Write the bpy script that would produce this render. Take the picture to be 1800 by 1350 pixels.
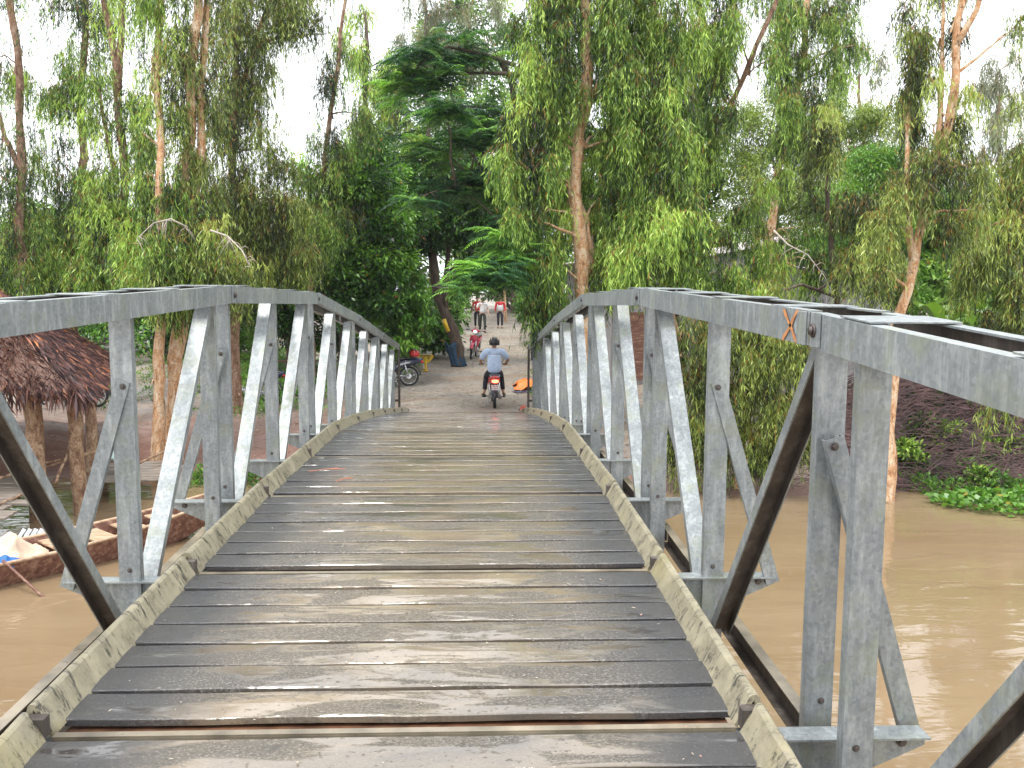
import bpy, bmesh, math, random
import numpy as np
from mathutils import Vector, Matrix
R = math.radians
for o in list(bpy.data.objects): bpy.data.objects.remove(o)
sc = bpy.context.scene
col = sc.collection
CZ = 3.6                                   # camera height above the river
# ------------------------------------------------------------------ camera
F, PITCH, YAW, ROLL, CX = 1550.0, R(6.18), R(2.34), R(0.34), 0.28
cd = bpy.data.cameras.new('camera'); cam = bpy.data.objects.new('camera', cd); col.objects.link(cam)
cd.sensor_width = 36.0; cd.lens = 36.0 * F / 1800.0; cd.clip_start = 0.05; cd.clip_end = 2000
CM = (Matrix.Rotation(-YAW, 3, 'Z') @ Matrix.Rotation(R(90) - PITCH, 3, 'X') @ Matrix.Rotation(ROLL, 3, 'Z'))
cam.matrix_world = Matrix.Translation((CX, 0, CZ)) @ CM.to_4x4()
sc.camera = cam
def ray(px, py):
    return CM @ Vector(((px - 900) / F, -(py - 675) / F, -1.0))
def P(px, py, y):                          # point seen at photo position (px, py), y metres out along the bridge
    v = ray(px, py); return Vector((CX, 0, CZ)) + v * (y / v.y)
# ------------------------------------------------------------------ sky, sun, exposure
SUN_EL, SUN_AZ = R(72), R(215)
w = bpy.data.worlds.new('World'); sc.world = w; w.use_nodes = True
nt = w.node_tree; nt.nodes.clear()
out = nt.nodes.new('ShaderNodeOutputWorld'); bg = nt.nodes.new('ShaderNodeBackground')
sky = nt.nodes.new('ShaderNodeTexSky'); sky.sky_type = 'NISHITA'; sky.sun_disc = False
sky.sun_elevation = SUN_EL; sky.sun_rotation = SUN_AZ; sky.dust_density = 4; sky.air_density = 1.2
mx = nt.nodes.new('ShaderNodeMix'); mx.data_type = 'RGBA'; mx.inputs[0].default_value = 0.86
tc = nt.nodes.new('ShaderNodeTexCoord'); nz = nt.nodes.new('ShaderNodeTexNoise'); nz.inputs['Scale'].default_value = 2.2; nz.inputs['Detail'].default_value = 3
cr = nt.nodes.new('ShaderNodeValToRGB'); cr.color_ramp.elements[0].position = .3; cr.color_ramp.elements[1].position = .7
cr.color_ramp.elements[0].color = (11.5, 11.9, 12.4, 1); cr.color_ramp.elements[1].color = (14.5, 14.7, 15.0, 1)
nt.links.new(tc.outputs['Generated'], nz.inputs['Vector']); nt.links.new(nz.outputs[0], cr.inputs[0])
nt.links.new(sky.outputs[0], mx.inputs['A']); nt.links.new(cr.outputs[0], mx.inputs['B'])
nt.links.new(mx.outputs['Result'], bg.inputs[0]); bg.inputs[1].default_value = 0.10
nt.links.new(bg.outputs[0], out.inputs[0])
sd = bpy.data.lights.new('sun', 'SUN'); sd.energy = 1.5; sd.angle = R(14); sd.color = (1, .97, .92)
so = bpy.data.objects.new('sun', sd); col.objects.link(so)
sv = Vector((math.sin(SUN_AZ) * math.cos(SUN_EL), math.cos(SUN_AZ) * math.cos(SUN_EL), math.sin(SUN_EL)))
so.rotation_euler = sv.to_track_quat('Z', 'Y').to_euler(); so.location = (0, 0, 60)
sc.view_settings.view_transform = 'Standard'; sc.view_settings.look = 'None'
sc.view_settings.exposure = 1.0; sc.view_settings.gamma = 1; sc.view_settings.use_curve_mapping = False
sc.cycles.max_bounces = 6; sc.cycles.diffuse_bounces = 3; sc.cycles.glossy_bounces = 3; sc.cycles.transmission_bounces = 3
sc.cycles.transparent_max_bounces = 4; sc.cycles.use_adaptive_sampling = True

# ------------------------------------------------------------------ tagging and linking
def tag(o, label=None, cat=None, group=None, kind=None):
    if label: o['label'] = label
    if cat: o['category'] = cat
    if group: o['group'] = group
    if kind: o['kind'] = kind
    return o
def empty(name, loc=(0, 0, 0), rz=0, label=None, cat=None, group=None, parent=None):
    o = bpy.data.objects.new(name, None); col.objects.link(o); o.location = loc; o.rotation_euler.z = rz
    o.empty_display_size = .2
    if parent: o.parent = parent
    return tag(o, label, cat, group)
def link(name, me, mats, parent=None, smooth=False, loc=None):
    for m in (mats if isinstance(mats, (list, tuple)) else [mats]): me.materials.append(m)
    o = bpy.data.objects.new(name, me); col.objects.link(o)
    if parent: o.parent = parent
    if loc is not None: o.location = loc
    if smooth: me.polygons.foreach_set('use_smooth', [True] * len(me.polygons))
    return o

# ------------------------------------------------------------------ materials
def node(nt, t, **kw):
    n = nt.nodes.new('ShaderNode' + t)
    for k, v in kw.items():
        if k in n.inputs.keys(): n.inputs[k].default_value = v
        else: setattr(n, k, v)
    return n
def c4(c): return (c[0], c[1], c[2], 1)
def ramp(nt, src, stops, interp='LINEAR'):
    n = nt.nodes.new('ShaderNodeValToRGB'); e = n.color_ramp.elements; n.color_ramp.interpolation = interp
    while len(e) < len(stops): e.new(.5)
    for i, (p, c) in enumerate(stops):
        e[i].position = p; e[i].color = c4(c) if isinstance(c, (tuple, list)) else (c, c, c, 1)
    nt.links.new(src, n.inputs[0]); return n.outputs[0]
def mixc(nt, fac, a, b, mode='MIX'):
    n = nt.nodes.new('ShaderNodeMix'); n.data_type = 'RGBA'; n.blend_type = mode
    for s, v in ((0, fac), ('A', a), ('B', b)):
        if hasattr(v, 'links') or isinstance(v, bpy.types.NodeSocket): nt.links.new(v, n.inputs[s])
        elif s == 0: n.inputs[0].default_value = v
        else: n.inputs[s].default_value = c4(v)
    return n.outputs['Result']
def noise(nt, vec, scale, detail=4, rough=.55, dist=0):
    n = node(nt, 'TexNoise', Scale=scale, Detail=detail, Roughness=rough, Distortion=dist); nt.links.new(vec, n.inputs['Vector']); return n.outputs[0]
def mapped(nt, src, scale=(1, 1, 1), loc=(0, 0, 0), rot=(0, 0, 0)):
    n = nt.nodes.new('ShaderNodeMapping'); nt.links.new(src, n.inputs[0])
    n.inputs['Scale'].default_value = scale; n.inputs['Location'].default_value = loc; n.inputs['Rotation'].default_value = rot
    return n.outputs[0]
def math_(nt, op, a, b=0.0, clamp=False):
    n = nt.nodes.new('ShaderNodeMath'); n.operation = op; n.use_clamp = clamp
    for i, v in enumerate((a, b)):
        if isinstance(v, bpy.types.NodeSocket): nt.links.new(v, n.inputs[i])
        else: n.inputs[i].default_value = v
    return n.outputs[0]
def new_mat(name):
    m = bpy.data.materials.new(name); m.use_nodes = True
    nt = m.node_tree; b = nt.nodes['Principled BSDF']; return m, nt, b
def pos(nt): return node(nt, 'NewGeometry').outputs['Position']
def objc(nt): return node(nt, 'TexCoord').outputs['Object']
def bump(nt, b, h, strength=.4, dist=.01):
    n = node(nt, 'Bump', Strength=strength, Distance=dist); nt.links.new(h, n.inputs['Height']); nt.links.new(n.outputs[0], b.inputs['Normal'])
def plain(name, c, rough=.5, metal=0, var=.25, sc_=12, emit=None, coat=0, bs=.15):
    m, nt, b = new_mat(name); v = objc(nt)
    n = noise(nt, v, sc_, 5)
    lo = tuple(x * (1 - var) for x in c); hi = tuple(min(1, x * (1 + var)) for x in c)
    nt.links.new(ramp(nt, n, [(.3, lo), (.7, hi)]), b.inputs['Base Color'])
    b.inputs['Metallic'].default_value = metal; b.inputs['Coat Weight'].default_value = coat
    nt.links.new(ramp(nt, noise(nt, v, sc_ * 2.3, 3), [(.3, max(.03, rough - .1)), (.7, min(1, rough + .12))]), b.inputs['Roughness'])
    bump(nt, b, n, bs, .004)
    if emit: b.inputs['Emission Color'].default_value = c4(emit[0]); b.inputs['Emission Strength'].default_value = emit[1]
    return m
def m_galv():
    m, nt, b = new_mat('galvanised_steel'); p = pos(nt)
    vz = node(nt, 'TexVoronoi', Scale=70.0); nt.links.new(mapped(nt, p, (1, 1, 1)), vz.inputs['Vector'])
    base = ramp(nt, vz.outputs['Color'], [(0, (.18, .20, .212)), (1, (.285, .305, .312))])
    streak = noise(nt, mapped(nt, p, (24, 24, 4.5)), 1.0, 6, .7)
    c = mixc(nt, ramp(nt, streak, [(.48, 0.0), (.70, .55)]), base, (.52, .55, .55))
    blotch = noise(nt, p, 5.5, 7, .7, .4)
    c = mixc(nt, ramp(nt, blotch, [(.50, 0.0), (.64, .6)]), c, (.24, .26, .19))
    dirt = noise(nt, mapped(nt, p, (3, 3, 3), (5, 2, 7)), 6.0, 8, .75)
    c = mixc(nt, ramp(nt, dirt, [(.60, 0.0), (.72, .6)]), c, (.20, .19, .165))
    rust = noise(nt, mapped(nt, p, (1, 1, .5), (9, 1, 3)), 9.0, 8, .7)
    c = mixc(nt, ramp(nt, rust, [(.68, 0.0), (.76, .8)]), c, (.22, .10, .05))
    lf = noise(nt, p, 1.7, 5, .7); c = mixc(nt, 1.0, c, ramp(nt, lf, [(.32, (.82, .84, .85)), (.5, (1, 1, 1)), (.66, (1.18, 1.19, 1.16))]), 'MULTIPLY')
    run = noise(nt, mapped(nt, p, (38, 38, 1.6), (2, 8, 1)), 1.0, 5, .7)
    c = mixc(nt, math_(nt, 'MULTIPLY', ramp(nt, run, [(.62, 0.0), (.72, .8)]), ramp(nt, noise(nt, p, 3.1, 3), [(.5, 0.0), (.62, 1.0)])), c, (.17, .10, .06))
    scr = noise(nt, mapped(nt, p, (9, 9, 60), (1, 2, 3), (.3, .5, .2)), 1.0, 7, .8)
    c = mixc(nt, ramp(nt, scr, [(.66, 0.0), (.70, .6)]), c, (.62, .64, .64))
    nt.links.new(c, b.inputs['Base Color']); b.inputs['Metallic'].default_value = .35
    nt.links.new(ramp(nt, blotch, [(.3, .34), (.7, .58)]), b.inputs['Roughness'])
    bump(nt, b, dirt, .25, .004); return m
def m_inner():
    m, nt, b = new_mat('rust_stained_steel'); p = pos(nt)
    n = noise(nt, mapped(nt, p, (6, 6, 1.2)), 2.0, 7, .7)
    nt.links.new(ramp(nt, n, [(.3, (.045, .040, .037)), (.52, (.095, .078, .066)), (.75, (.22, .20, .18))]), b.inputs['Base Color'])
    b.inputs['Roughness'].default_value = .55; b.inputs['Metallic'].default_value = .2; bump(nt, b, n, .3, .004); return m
def m_kerb():
    m, nt, b = new_mat('khaki_kerb_steel'); p = pos(nt)
    n = noise(nt, p, 7.0, 7, .7)
    c = ramp(nt, n, [(.3, (.16, .14, .095)), (.5, (.27, .24, .165)), (.7, (.36, .32, .22))])
    s = noise(nt, mapped(nt, p, (5.0, 16.0, 5.0)), 1.5, 9, .82, .4)
    c = mixc(nt, ramp(nt, s, [(.535, 0.0), (.585, .92)]), c, (.030, .028, .025))
    g = noise(nt, p, 2.3, 4); c = mixc(nt, ramp(nt, g, [(.58, 0.0), (.7, .5)]), c, (.27, .23, .09))
    z = node(nt, 'SeparateXYZ'); nt.links.new(node(nt, 'NewGeometry').outputs['Normal'], z.inputs[0])
    nt.links.new(c, b.inputs['Base Color']); nt.links.new(ramp(nt, n, [(.3, .22), (.7, .45)]), b.inputs['Roughness'])
    bump(nt, b, s, .3, .005); return m
def m_deck():
    m, nt, b = new_mat('gritty_wet_plank'); p0 = pos(nt)
    oi = node(nt, 'ObjectInfo'); cx = node(nt, 'CombineXYZ'); nt.links.new(math_(nt, 'MULTIPLY', oi.outputs['Random'], 1.3), cx.inputs[0]); nt.links.new(math_(nt, 'MULTIPLY', oi.outputs['Random'], .9), cx.inputs[1])
    va = nt.nodes.new('ShaderNodeVectorMath'); va.operation = 'ADD'; nt.links.new(p0, va.inputs[0]); nt.links.new(cx.outputs[0], va.inputs[1]); p = va.outputs[0]
    grit = noise(nt, mapped(nt, p, (75, 110, 75)), 1.0, 5, .85)
    big = noise(nt, mapped(nt, p, (.8, 1.7, 1), (3, 7, 0)), 1.0, 6, .62, .6)
    sx = node(nt, 'SeparateXYZ'); nt.links.new(p0, sx.inputs[0])
    ax = math_(nt, 'ABSOLUTE', sx.outputs[0])
    # traffic wears mud into the middle of the deck, edges stay dark
    edge = math_(nt, 'ADD', math_(nt, 'MULTIPLY', ax, -.25), 0.76)
    mudf = math_(nt, 'ADD', math_(nt, 'MULTIPLY', big, 1.1), math_(nt, 'SUBTRACT', edge, 1.0))
    dark = ramp(nt, grit, [(.3, (.022, .020, .019)), (.5, (.075, .067, .060)), (.60, (.19, .175, .155)), (.70, (.50, .47, .43))])
    mud = ramp(nt, grit, [(.3, (.07, .054, .036)), (.52, (.17, .135, .092)), (.75, (.36, .31, .24))])
    f = ramp(nt, mudf, [(.0, .08), (.34, .80)])
    c = mixc(nt, f, dark, mud)
    stain = noise(nt, mapped(nt, p, (3, 6, 1), (1, 5, 2)), 1.5, 7, .7)
    c = mixc(nt, ramp(nt, stain, [(.58, 0.0), (.68, .6)]), c, (.03, .03, .032))
    rn = noise(nt, mapped(nt, p, (1.1, 4.2, 1), (8, 1, 0)), 1.5, 6, .62, .7)
    cen = math_(nt, 'MULTIPLY', math_(nt, 'POWER', ax, 2.0), .085)
    pn = math_(nt, 'SUBTRACT', rn, cen)
    pud = ramp(nt, pn, [(.44, 0.0), (.50, 1.0)])                       # standing water
    fleck = ramp(nt, noise(nt, mapped(nt, p, (30, 45, 30)), 1.0, 3, .6), [(.60, 0.0), (.66, 1.0)])
    pud = math_(nt, 'MULTIPLY', pud, math_(nt, 'SUBTRACT', 1.0, math_(nt, 'MULTIPLY', fleck, .85)), True)
    pc = ramp(nt, big, [(.35, (.10, .088, .074)), (.62, (.27, .215, .15))])
    c = mixc(nt, math_(nt, 'MULTIPLY', pud, .75), c, pc)
    black = ramp(nt, math_(nt, 'MULTIPLY', math_(nt, 'ADD', ax, math_(nt, 'MULTIPLY', big, .7)), .5), [(.56, 0.0), (.72, .85)])
    c = mixc(nt, black, c, (.022, .024, .030))
    rg2 = ramp(nt, grit, [(.35, .10), (.65, .28)])
    rough = mixc(nt, pud, rg2, (.035, .035, .035))
    nt.links.new(c, b.inputs['Base Color']); nt.links.new(rough, b.inputs['Roughness'])
    b.inputs['Specular IOR Level'].default_value = 1.0
    n1 = node(nt, 'Bump', Distance=.006); nt.links.new(math_(nt, 'SUBTRACT', .95, math_(nt, 'MULTIPLY', pud, .92)), n1.inputs['Strength']); nt.links.new(grit, n1.inputs['Height'])
    und = noise(nt, mapped(nt, p, (5, 16, 5)), 1.0, 3)
    n2 = node(nt, 'Bump', Strength=.22, Distance=.010); nt.links.new(und, n2.inputs['Height']); nt.links.new(n1.outputs[0], n2.inputs['Normal'])
    nt.links.new(n2.outputs[0], b.inputs['Normal']); return m
def m_water():
    m, nt, b = new_mat('muddy_river_water'); p = pos(nt)
    n = noise(nt, mapped(nt, p, (.25, .6, 1)), 1.0, 5)
    nt.links.new(ramp(nt, n, [(.3, (.205, .142, .080)), (.7, (.255, .185, .112))]), b.inputs['Base Color'])
    b.inputs['Roughness'].default_value = .035; b.inputs['IOR'].default_value = 1.42
    a = noise(nt, mapped(nt, p, (.9, 2.6, 1)), 1.0, 3, .5, .5)
    vo = node(nt, 'TexVoronoi', Scale=1.4); vo.feature = 'DISTANCE_TO_EDGE'; nt.links.new(p, vo.inputs['Vector'])
    vf = node(nt, 'TexVoronoi', Scale=1.1); nt.links.new(p, vf.inputs['Vector'])
    ring = math_(nt, 'SINE', math_(nt, 'MULTIPLY', vf.outputs['Distance'], 75.0))
    fade = ramp(nt, vf.outputs['Distance'], [(0, 1.0), (.30, 0.0)])
    ring = math_(nt, 'MULTIPLY', ring, fade)
    h = math_(nt, 'ADD', math_(nt, 'MULTIPLY', a, 1.0), math_(nt, 'MULTIPLY', ring, .045))
    bump(nt, b, h, .30, .06); return m
def m_ground():
    m, nt, b = new_mat('trodden_earth'); p = pos(nt)
    n1 = noise(nt, p, .55, 8, .65); n2 = noise(nt, p, 9.0, 8, .75); n3 = noise(nt, mapped(nt, p, (.35, 2.2, 1), (4, 4, 0)), 1.0, 6, .65)
    c = ramp(nt, n1, [(.35, (.20, .145, .105)), (.5, (.29, .235, .18)), (.65, (.36, .31, .25))])
    c = mixc(nt, ramp(nt, n3, [(.44, 0.0), (.60, .85)]), c, (.26, .245, .225))
    c = mixc(nt, ramp(nt, n2, [(.35, .6), (.55, 0.0)]), c, (.07, .045, .032))
    c = mixc(nt, ramp(nt, n2, [(.62, 0.0), (.72, .7)]), c, (.42, .36, .28))
    sx = node(nt, 'SeparateXYZ'); nt.links.new(p, sx.inputs[0])
    rd = math_(nt, 'MULTIPLY', ramp(nt, math_(nt, 'MULTIPLY', sx.outputs[0], -.1), [(.12, 0.0), (.28, .75)]), ramp(nt, math_(nt, 'MULTIPLY', sx.outputs[1], .03), [(.55, 1.0), (.70, .0)]))
    c = mixc(nt, rd, c, mixc(nt, n2, (.11, .045, .032), (.34, .17, .125)))
    wetf = ramp(nt, sx.outputs[2], [(.0, 1.0), (.55, 0.0)])
    c = mixc(nt, math_(nt, 'MULTIPLY', wetf, .8), c, (.15, .070, .048))
    nt.links.new(c, b.inputs['Base Color']); nt.links.new(ramp(nt, n3, [(.4, .85), (.62, .42)]), b.inputs['Roughness'])
    bump(nt, b, n2, .8, .04); return m
def m_leaf(name, dark, mid, light, odd=(.36, .17, .04), rough=.34, trans=.26):
    m, nt, b = new_mat(name)
    at = node(nt, 'Attribute', attribute_name='tint'); at.attribute_type = 'GEOMETRY'
    c = ramp(nt, at.outputs['Fac'], [(0, dark), (.45, mid), (.90, light), (.955, odd)])
    nt.links.new(c, b.inputs['Base Color']); b.inputs['Roughness'].default_value = rough; b.inputs['Specular IOR Level'].default_value = .4
    t = node(nt, 'BsdfTranslucent'); c2 = mixc(nt, 1.0, c, (1.5, 1.6, .7), 'MULTIPLY'); nt.links.new(c2, t.inputs[0])
    ms = node(nt, 'MixShader'); ms.inputs[0].default_value = trans
    nt.links.new(b.outputs[0], ms.inputs[1]); nt.links.new(t.outputs[0], ms.inputs[2])
    nt.links.new(ms.outputs[0], nt.nodes['Material Output'].inputs[0]); return m
def m_bark(name, cols, scale=(5, 5, 1.6), dark=(.05, .035, .028), dk=.62):
    m, nt, b = new_mat(name); p = pos(nt)
    n = noise(nt, mapped(nt, p, scale), 1.6, 7, .68, .8)
    c = ramp(nt, n, [(.30, cols[0]), (.45, cols[1]), (.56, cols[2]), (.68, cols[3])])
    k = noise(nt, mapped(nt, p, (scale[0] * 1.5, scale[1] * 1.5, scale[2] * 5), (3, 1, 8)), 1.8, 8, .75, 1.2)
    c = mixc(nt, ramp(nt, k, [(dk - .04, 0.0), (dk + .05, .9)]), c, dark)
    nt.links.new(c, b.inputs['Base Color']); b.inputs['Roughness'].default_value = .8
    bump(nt, b, math_(nt, 'SUBTRACT', n, k), .9, .03); return m
def m_wood(name, cols, axis=(1, 9, 9), rough=.55):
    m, nt, b = new_mat(name); p = objc(nt)
    n = noise(nt, mapped(nt, p, axis), 2.0, 7, .7, .5)
    nt.links.new(ramp(nt, n, [(.3, cols[0]), (.5, cols[1]), (.7, cols[2])]), b.inputs['Base Color'])
    b.inputs['Roughness'].default_value = rough; bump(nt, b, n, .5, .01); return m
def m_thatch():
    m, nt, b = new_mat('brown_palm_thatch')
    at = node(nt, 'Attribute', attribute_name='tint'); at.attribute_type = 'GEOMETRY'
    nt.links.new(ramp(nt, at.outputs['Fac'], [(0, (.022, .014, .017)), (.25, (.07, .034, .034)), (.5, (.17, .075, .058)), (.7, (.30, .15, .11)), (.85, (.50, .17, .05)), (1, (.50, .42, .38))]), b.inputs['Base Color'])
    b.inputs['Roughness'].default_value = .5; return m

GALV, INNER, KERB, DECK = m_galv(), m_inner(), m_kerb(), m_deck()
BOLT = plain('dark_bolt_steel', (.10, .085, .08), .45, .6)
TAN = plain('weathered_cream_strip', (.19, .16, .115), .35, 0, .5, 5)
PAN = plain('rusty_brown_pan', (.105, .050, .028), .4, 0, .8, 8)
ORANGE = plain('orange_paint', (.50, .21, .075), .6, 0, .3, 30)
REDP = plain('red_paint', (.62, .07, .04), .5, 0, .3, 9)
PAPER = m_bark('pale_paperbark', [(.30, .13, .055), (.62, .33, .16), (.74, .53, .35), (.80, .69, .53)], (7, 7, 2.6), dk=.58)
PAPERD = m_bark('brown_paperbark', [(.10, .055, .035), (.24, .13, .08), (.38, .24, .16), (.48, .38, .30)], (7, 7, 2.6), dk=.57)
DARKB = m_bark('dark_bark', [(.05, .032, .022), (.08, .055, .04), (.13, .095, .07), (.2, .15, .11)])
L_WEEP = m_leaf('willowy_green_leaf', (.008, .020, .006), (.105, .215, .028), (.50, .68, .15))
L_OLIVE = m_leaf('olive_green_leaf', (.014, .024, .008), (.13, .19, .038), (.45, .54, .14))
L_MID = m_leaf('mid_green_leaf', (.022, .06, .016), (.11, .22, .045), (.30, .48, .11))
L_DARK = m_leaf('dark_glossy_leaf', (.012, .038, .009), (.055, .15, .024), (.22, .44, .06), rough=.28, trans=.22)
L_MANGO = m_leaf('fresh_long_leaf', (.03, .085, .012), (.085, .21, .03), (.19, .36, .06), rough=.33)
L_FERN = m_leaf('feathery_green_leaf', (.016, .052, .030), (.050, .15, .062), (.26, .50, .08), odd=(.2, .42, .05), rough=.5)
L_LIME = m_leaf('pale_lime_leaf', (.09, .14, .025), (.19, .27, .045), (.32, .40, .10))
L_HAZED = m_leaf('haze_paled_leaf', (.09, .11, .07), (.17, .20, .12), (.28, .32, .2))  # far trees: distance haze mixed into the leaf colour, paler and greyer
L_BANANA = m_leaf('banana_leaf_green', (.08, .17, .03), (.14, .27, .04), (.25, .40, .09), odd=(.25, .40, .09))

# ------------------------------------------------------------------ mesh helpers
def mesh_np(name, V, Fq, tint=None, mat_idx=None):
    """V (n,3), Fq (m,k) equal-sized faces"""
    me = bpy.data.meshes.new(name); V = np.asarray(V, np.float32).reshape(-1, 3); Fq = np.asarray(Fq, np.int32)
    m, k = Fq.shape
    me.vertices.add(len(V)); me.vertices.foreach_set('co', V.ravel())
    me.loops.add(m * k); me.loops.foreach_set('vertex_index', Fq.ravel())
    me.polygons.add(m); me.polygons.foreach_set('loop_start', np.arange(m, dtype=np.int32) * k)
    try: me.polygons.foreach_set('loop_total', np.full(m, k, np.int32))
    except Exception: pass
    if mat_idx is not None: me.polygons.foreach_set('material_index', np.asarray(mat_idx, np.int32))
    me.update(calc_edges=True)
    if tint is not None:
        a = me.attributes.new('tint', 'FLOAT', 'FACE'); a.data.foreach_set('value', np.asarray(tint, np.float32))
    return me
def quads_mesh(name, Q, tint):
    Q = np.asarray(Q, np.float32); n = len(Q)
    return mesh_np(name, Q.reshape(-1, 3), np.arange(n * 4).reshape(n, 4), tint)
class MB:
    def __init__(s): s.v = []; s.f = []; s.m = []
    def add(s, vs, fs, mi=0):
        b = len(s.v); s.v += [tuple(v) for v in vs]; s.f += [tuple(i + b for i in f) for f in fs]; s.m += [mi] * len(fs); return s
    def box(s, c, d, rot=None, mi=0):
        c = Vector(c); vs = []
        for x in (-.5, .5):
            for y in (-.5, .5):
                for z in (-.5, .5):
                    v = Vector((x * d[0], y * d[1], z * d[2]))
                    if rot is not None: v = rot @ v
                    vs.append(c + v)
        return s.add(vs, [(0, 1, 3, 2), (4, 6, 7, 5), (0, 4, 5, 1), (2, 3, 7, 6), (0, 2, 6, 4), (1, 5, 7, 3)], mi)
    def prism(s, prof, M0, M1, mi=0, caps=True, closed=True):
        """extrude 2-D profile from frame M0 to frame M1 (Matrix 4x4, profile in xz of the frame)"""
        n = len(prof); vs = [M0 @ Vector((a, 0, b)) for a, b in prof] + [M1 @ Vector((a, 0, b)) for a, b in prof]
        fs = [(i, (i + 1) % n, n + (i + 1) % n, n + i) for i in range(n if closed else n - 1)]
        if caps: fs += [tuple(range(n))[::-1], tuple(range(n, 2 * n))]
        return s.add(vs, fs, mi)
    def tube(s, pts, rad, n=8, mi=0, caps=True, wob=0, seed=0, twist=0):
        pts = [Vector(p) for p in pts]; rg = random.Random(seed)
        if not isinstance(rad, (list, tuple)): rad = [rad] * len(pts)
        up = Vector((0, 0, 1)); rings = []; prev = None
        for i, p in enumerate(pts):
            t = (pts[min(i + 1, len(pts) - 1)] - pts[max(i - 1, 0)]).normalized()
            a = prev if prev is not None else (Vector((1, 0, 0)) if abs(t.x) < .9 else Vector((0, 1, 0)))
            a = (a - t * a.dot(t)).normalized(); b_ = t.cross(a); prev = a
            rings.append([p + (a * math.cos(2 * math.pi * k / n) + b_ * math.sin(2 * math.pi * k / n)) * rad[i] * (1 + wob * rg.uniform(-1, 1)) for k in range(n)])
        vs = [v for r in rings for v in r]; fs = []
        for i in range(len(rings) - 1):
            for k in range(n): fs.append((i * n + k, i * n + (k + 1) % n, (i + 1) * n + (k + 1) % n, (i + 1) * n + k))
        if caps: fs += [tuple(range(n))[::-1], tuple(range((len(rings) - 1) * n, len(rings) * n))]
        return s.add(vs, fs, mi)
    def loft(s, secs, n=16, mi=0, e=2.4):
        """secs: (center, half width x, half height, axis up vec2 in yz) superellipse rings along y/z; each = (x,y,z,hx,hz[,tilt])"""
        rings = []
        for q in secs:
            x, y, z, hx, hz = q[:5]; tl = q[5] if len(q) > 5 else 0
            r = []
            for k in range(n):
                a = 2 * math.pi * k / n; ca, sa = math.cos(a), math.sin(a)
                u = math.copysign(abs(ca) ** (2 / e), ca) * hx; v = math.copysign(abs(sa) ** (2 / e), sa) * hz
                r.append((x + u, y - v * math.sin(tl), z + v * math.cos(tl)))
            rings.append(r)
        vs = [v for r in rings for v in r]; fs = []
        for i in range(len(rings) - 1):
            for k in range(n): fs.append((i * n + k, i * n + (k + 1) % n, (i + 1) * n + (k + 1) % n, (i + 1) * n + k))
        fs += [tuple(range(n))[::-1], tuple(range((len(rings) - 1) * n, len(rings) * n))]
        return s.add(vs, fs, mi)
    def torus(s, c, R_, r, axis='X', n=28, k=8, mi=0, flat=1.0):
        vs = []; fs = []
        for i in range(n):
            a = 2 * math.pi * i / n
            for j in range(k):
                b = 2 * math.pi * j / k; rr = R_ + r * math.cos(b); h = r * flat * math.sin(b)
                p = (h, rr * math.cos(a), rr * math.sin(a)) if axis == 'X' else (rr * math.cos(a), rr * math.sin(a), h)
                vs.append((c[0] + p[0], c[1] + p[1], c[2] + p[2])); fs.append((i * k + j, ((i + 1) % n) * k + j, ((i + 1) % n) * k + (j + 1) % k, i * k + (j + 1) % k))
        return s.add(vs, fs, mi)
    def ball(s, c, r, n=14, m=9, mi=0, lo=-90):
        vs = []; fs = []; r = r if isinstance(r, (tuple, list)) else (r, r, r)
        for i in range(m + 1):
            t = R(lo + (90 - lo) * i / m)
            for k in range(n):
                a = 2 * math.pi * k / n; vs.append((c[0] + r[0] * math.cos(t) * math.cos(a), c[1] + r[1] * math.cos(t) * math.sin(a), c[2] + r[2] * math.sin(t)))
        for i in range(m):
            for k in range(n): fs.append((i * n + k, i * n + (k + 1) % n, (i + 1) * n + (k + 1) % n, (i + 1) * n + k))
        return s.add(vs, fs, mi)
    def build(s, name, mats, parent=None, smooth=False, bevel=0, loc=None):
        me = bpy.data.meshes.new(name); me.from_pydata(s.v, [], s.f)
        for p_, m_ in zip(me.polygons, s.m): p_.material_index = m_
        bm = bmesh.new(); bm.from_mesh(me); bmesh.ops.recalc_face_normals(bm, faces=bm.faces); bm.to_mesh(me); bm.free()
        o = link(name, me, mats, parent, smooth, loc)
        if bevel:
            md = o.modifiers.new('bevel', 'BEVEL'); md.width = bevel; md.segments = 2; md.limit_method = 'ANGLE'
        return o
def frame(p, ydir, xdir):
    y = Vector(ydir).normalized(); x = Vector(xdir); x = (x - y * x.dot(y)).normalized(); z = x.cross(y)
    M = Matrix((x, y, z)).transposed().to_4x4(); M.translation = Vector(p); return M
def channel(mb, a, b, xdir, wid, dep, t=.008, up=1):
    """U channel from a to b: web in the local xz plane of width wid, flanges of depth dep pointing to local -z*up; 2nd material inside"""
    a, b = Vector(a), Vector(b); M0 = frame(a, b - a, xdir); M1 = M0.copy(); M1.translation = b; h = wid / 2; d = -dep * up
    tt = -t * up
    prof = [(-h, 0), (h, 0), (h, d), (h - t, d), (h - t, tt), (-h + t, tt), (-h + t, d), (-h, d)]
    n = 8; vs = [M0 @ Vector((p, 0, q)) for p, q in prof] + [M1 @ Vector((p, 0, q)) for p, q in prof]
    for i in range(n):
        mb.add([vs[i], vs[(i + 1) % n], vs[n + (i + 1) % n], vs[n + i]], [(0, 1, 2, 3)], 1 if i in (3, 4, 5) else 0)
    mb.add(vs[:n], [(0, 1, 4, 5), (1, 2, 3, 4), (5, 6, 7, 0)], 0); mb.add(vs[n:], [(0, 5, 4, 1), (1, 4, 3, 2), (5, 0, 7, 6)], 0)
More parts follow.
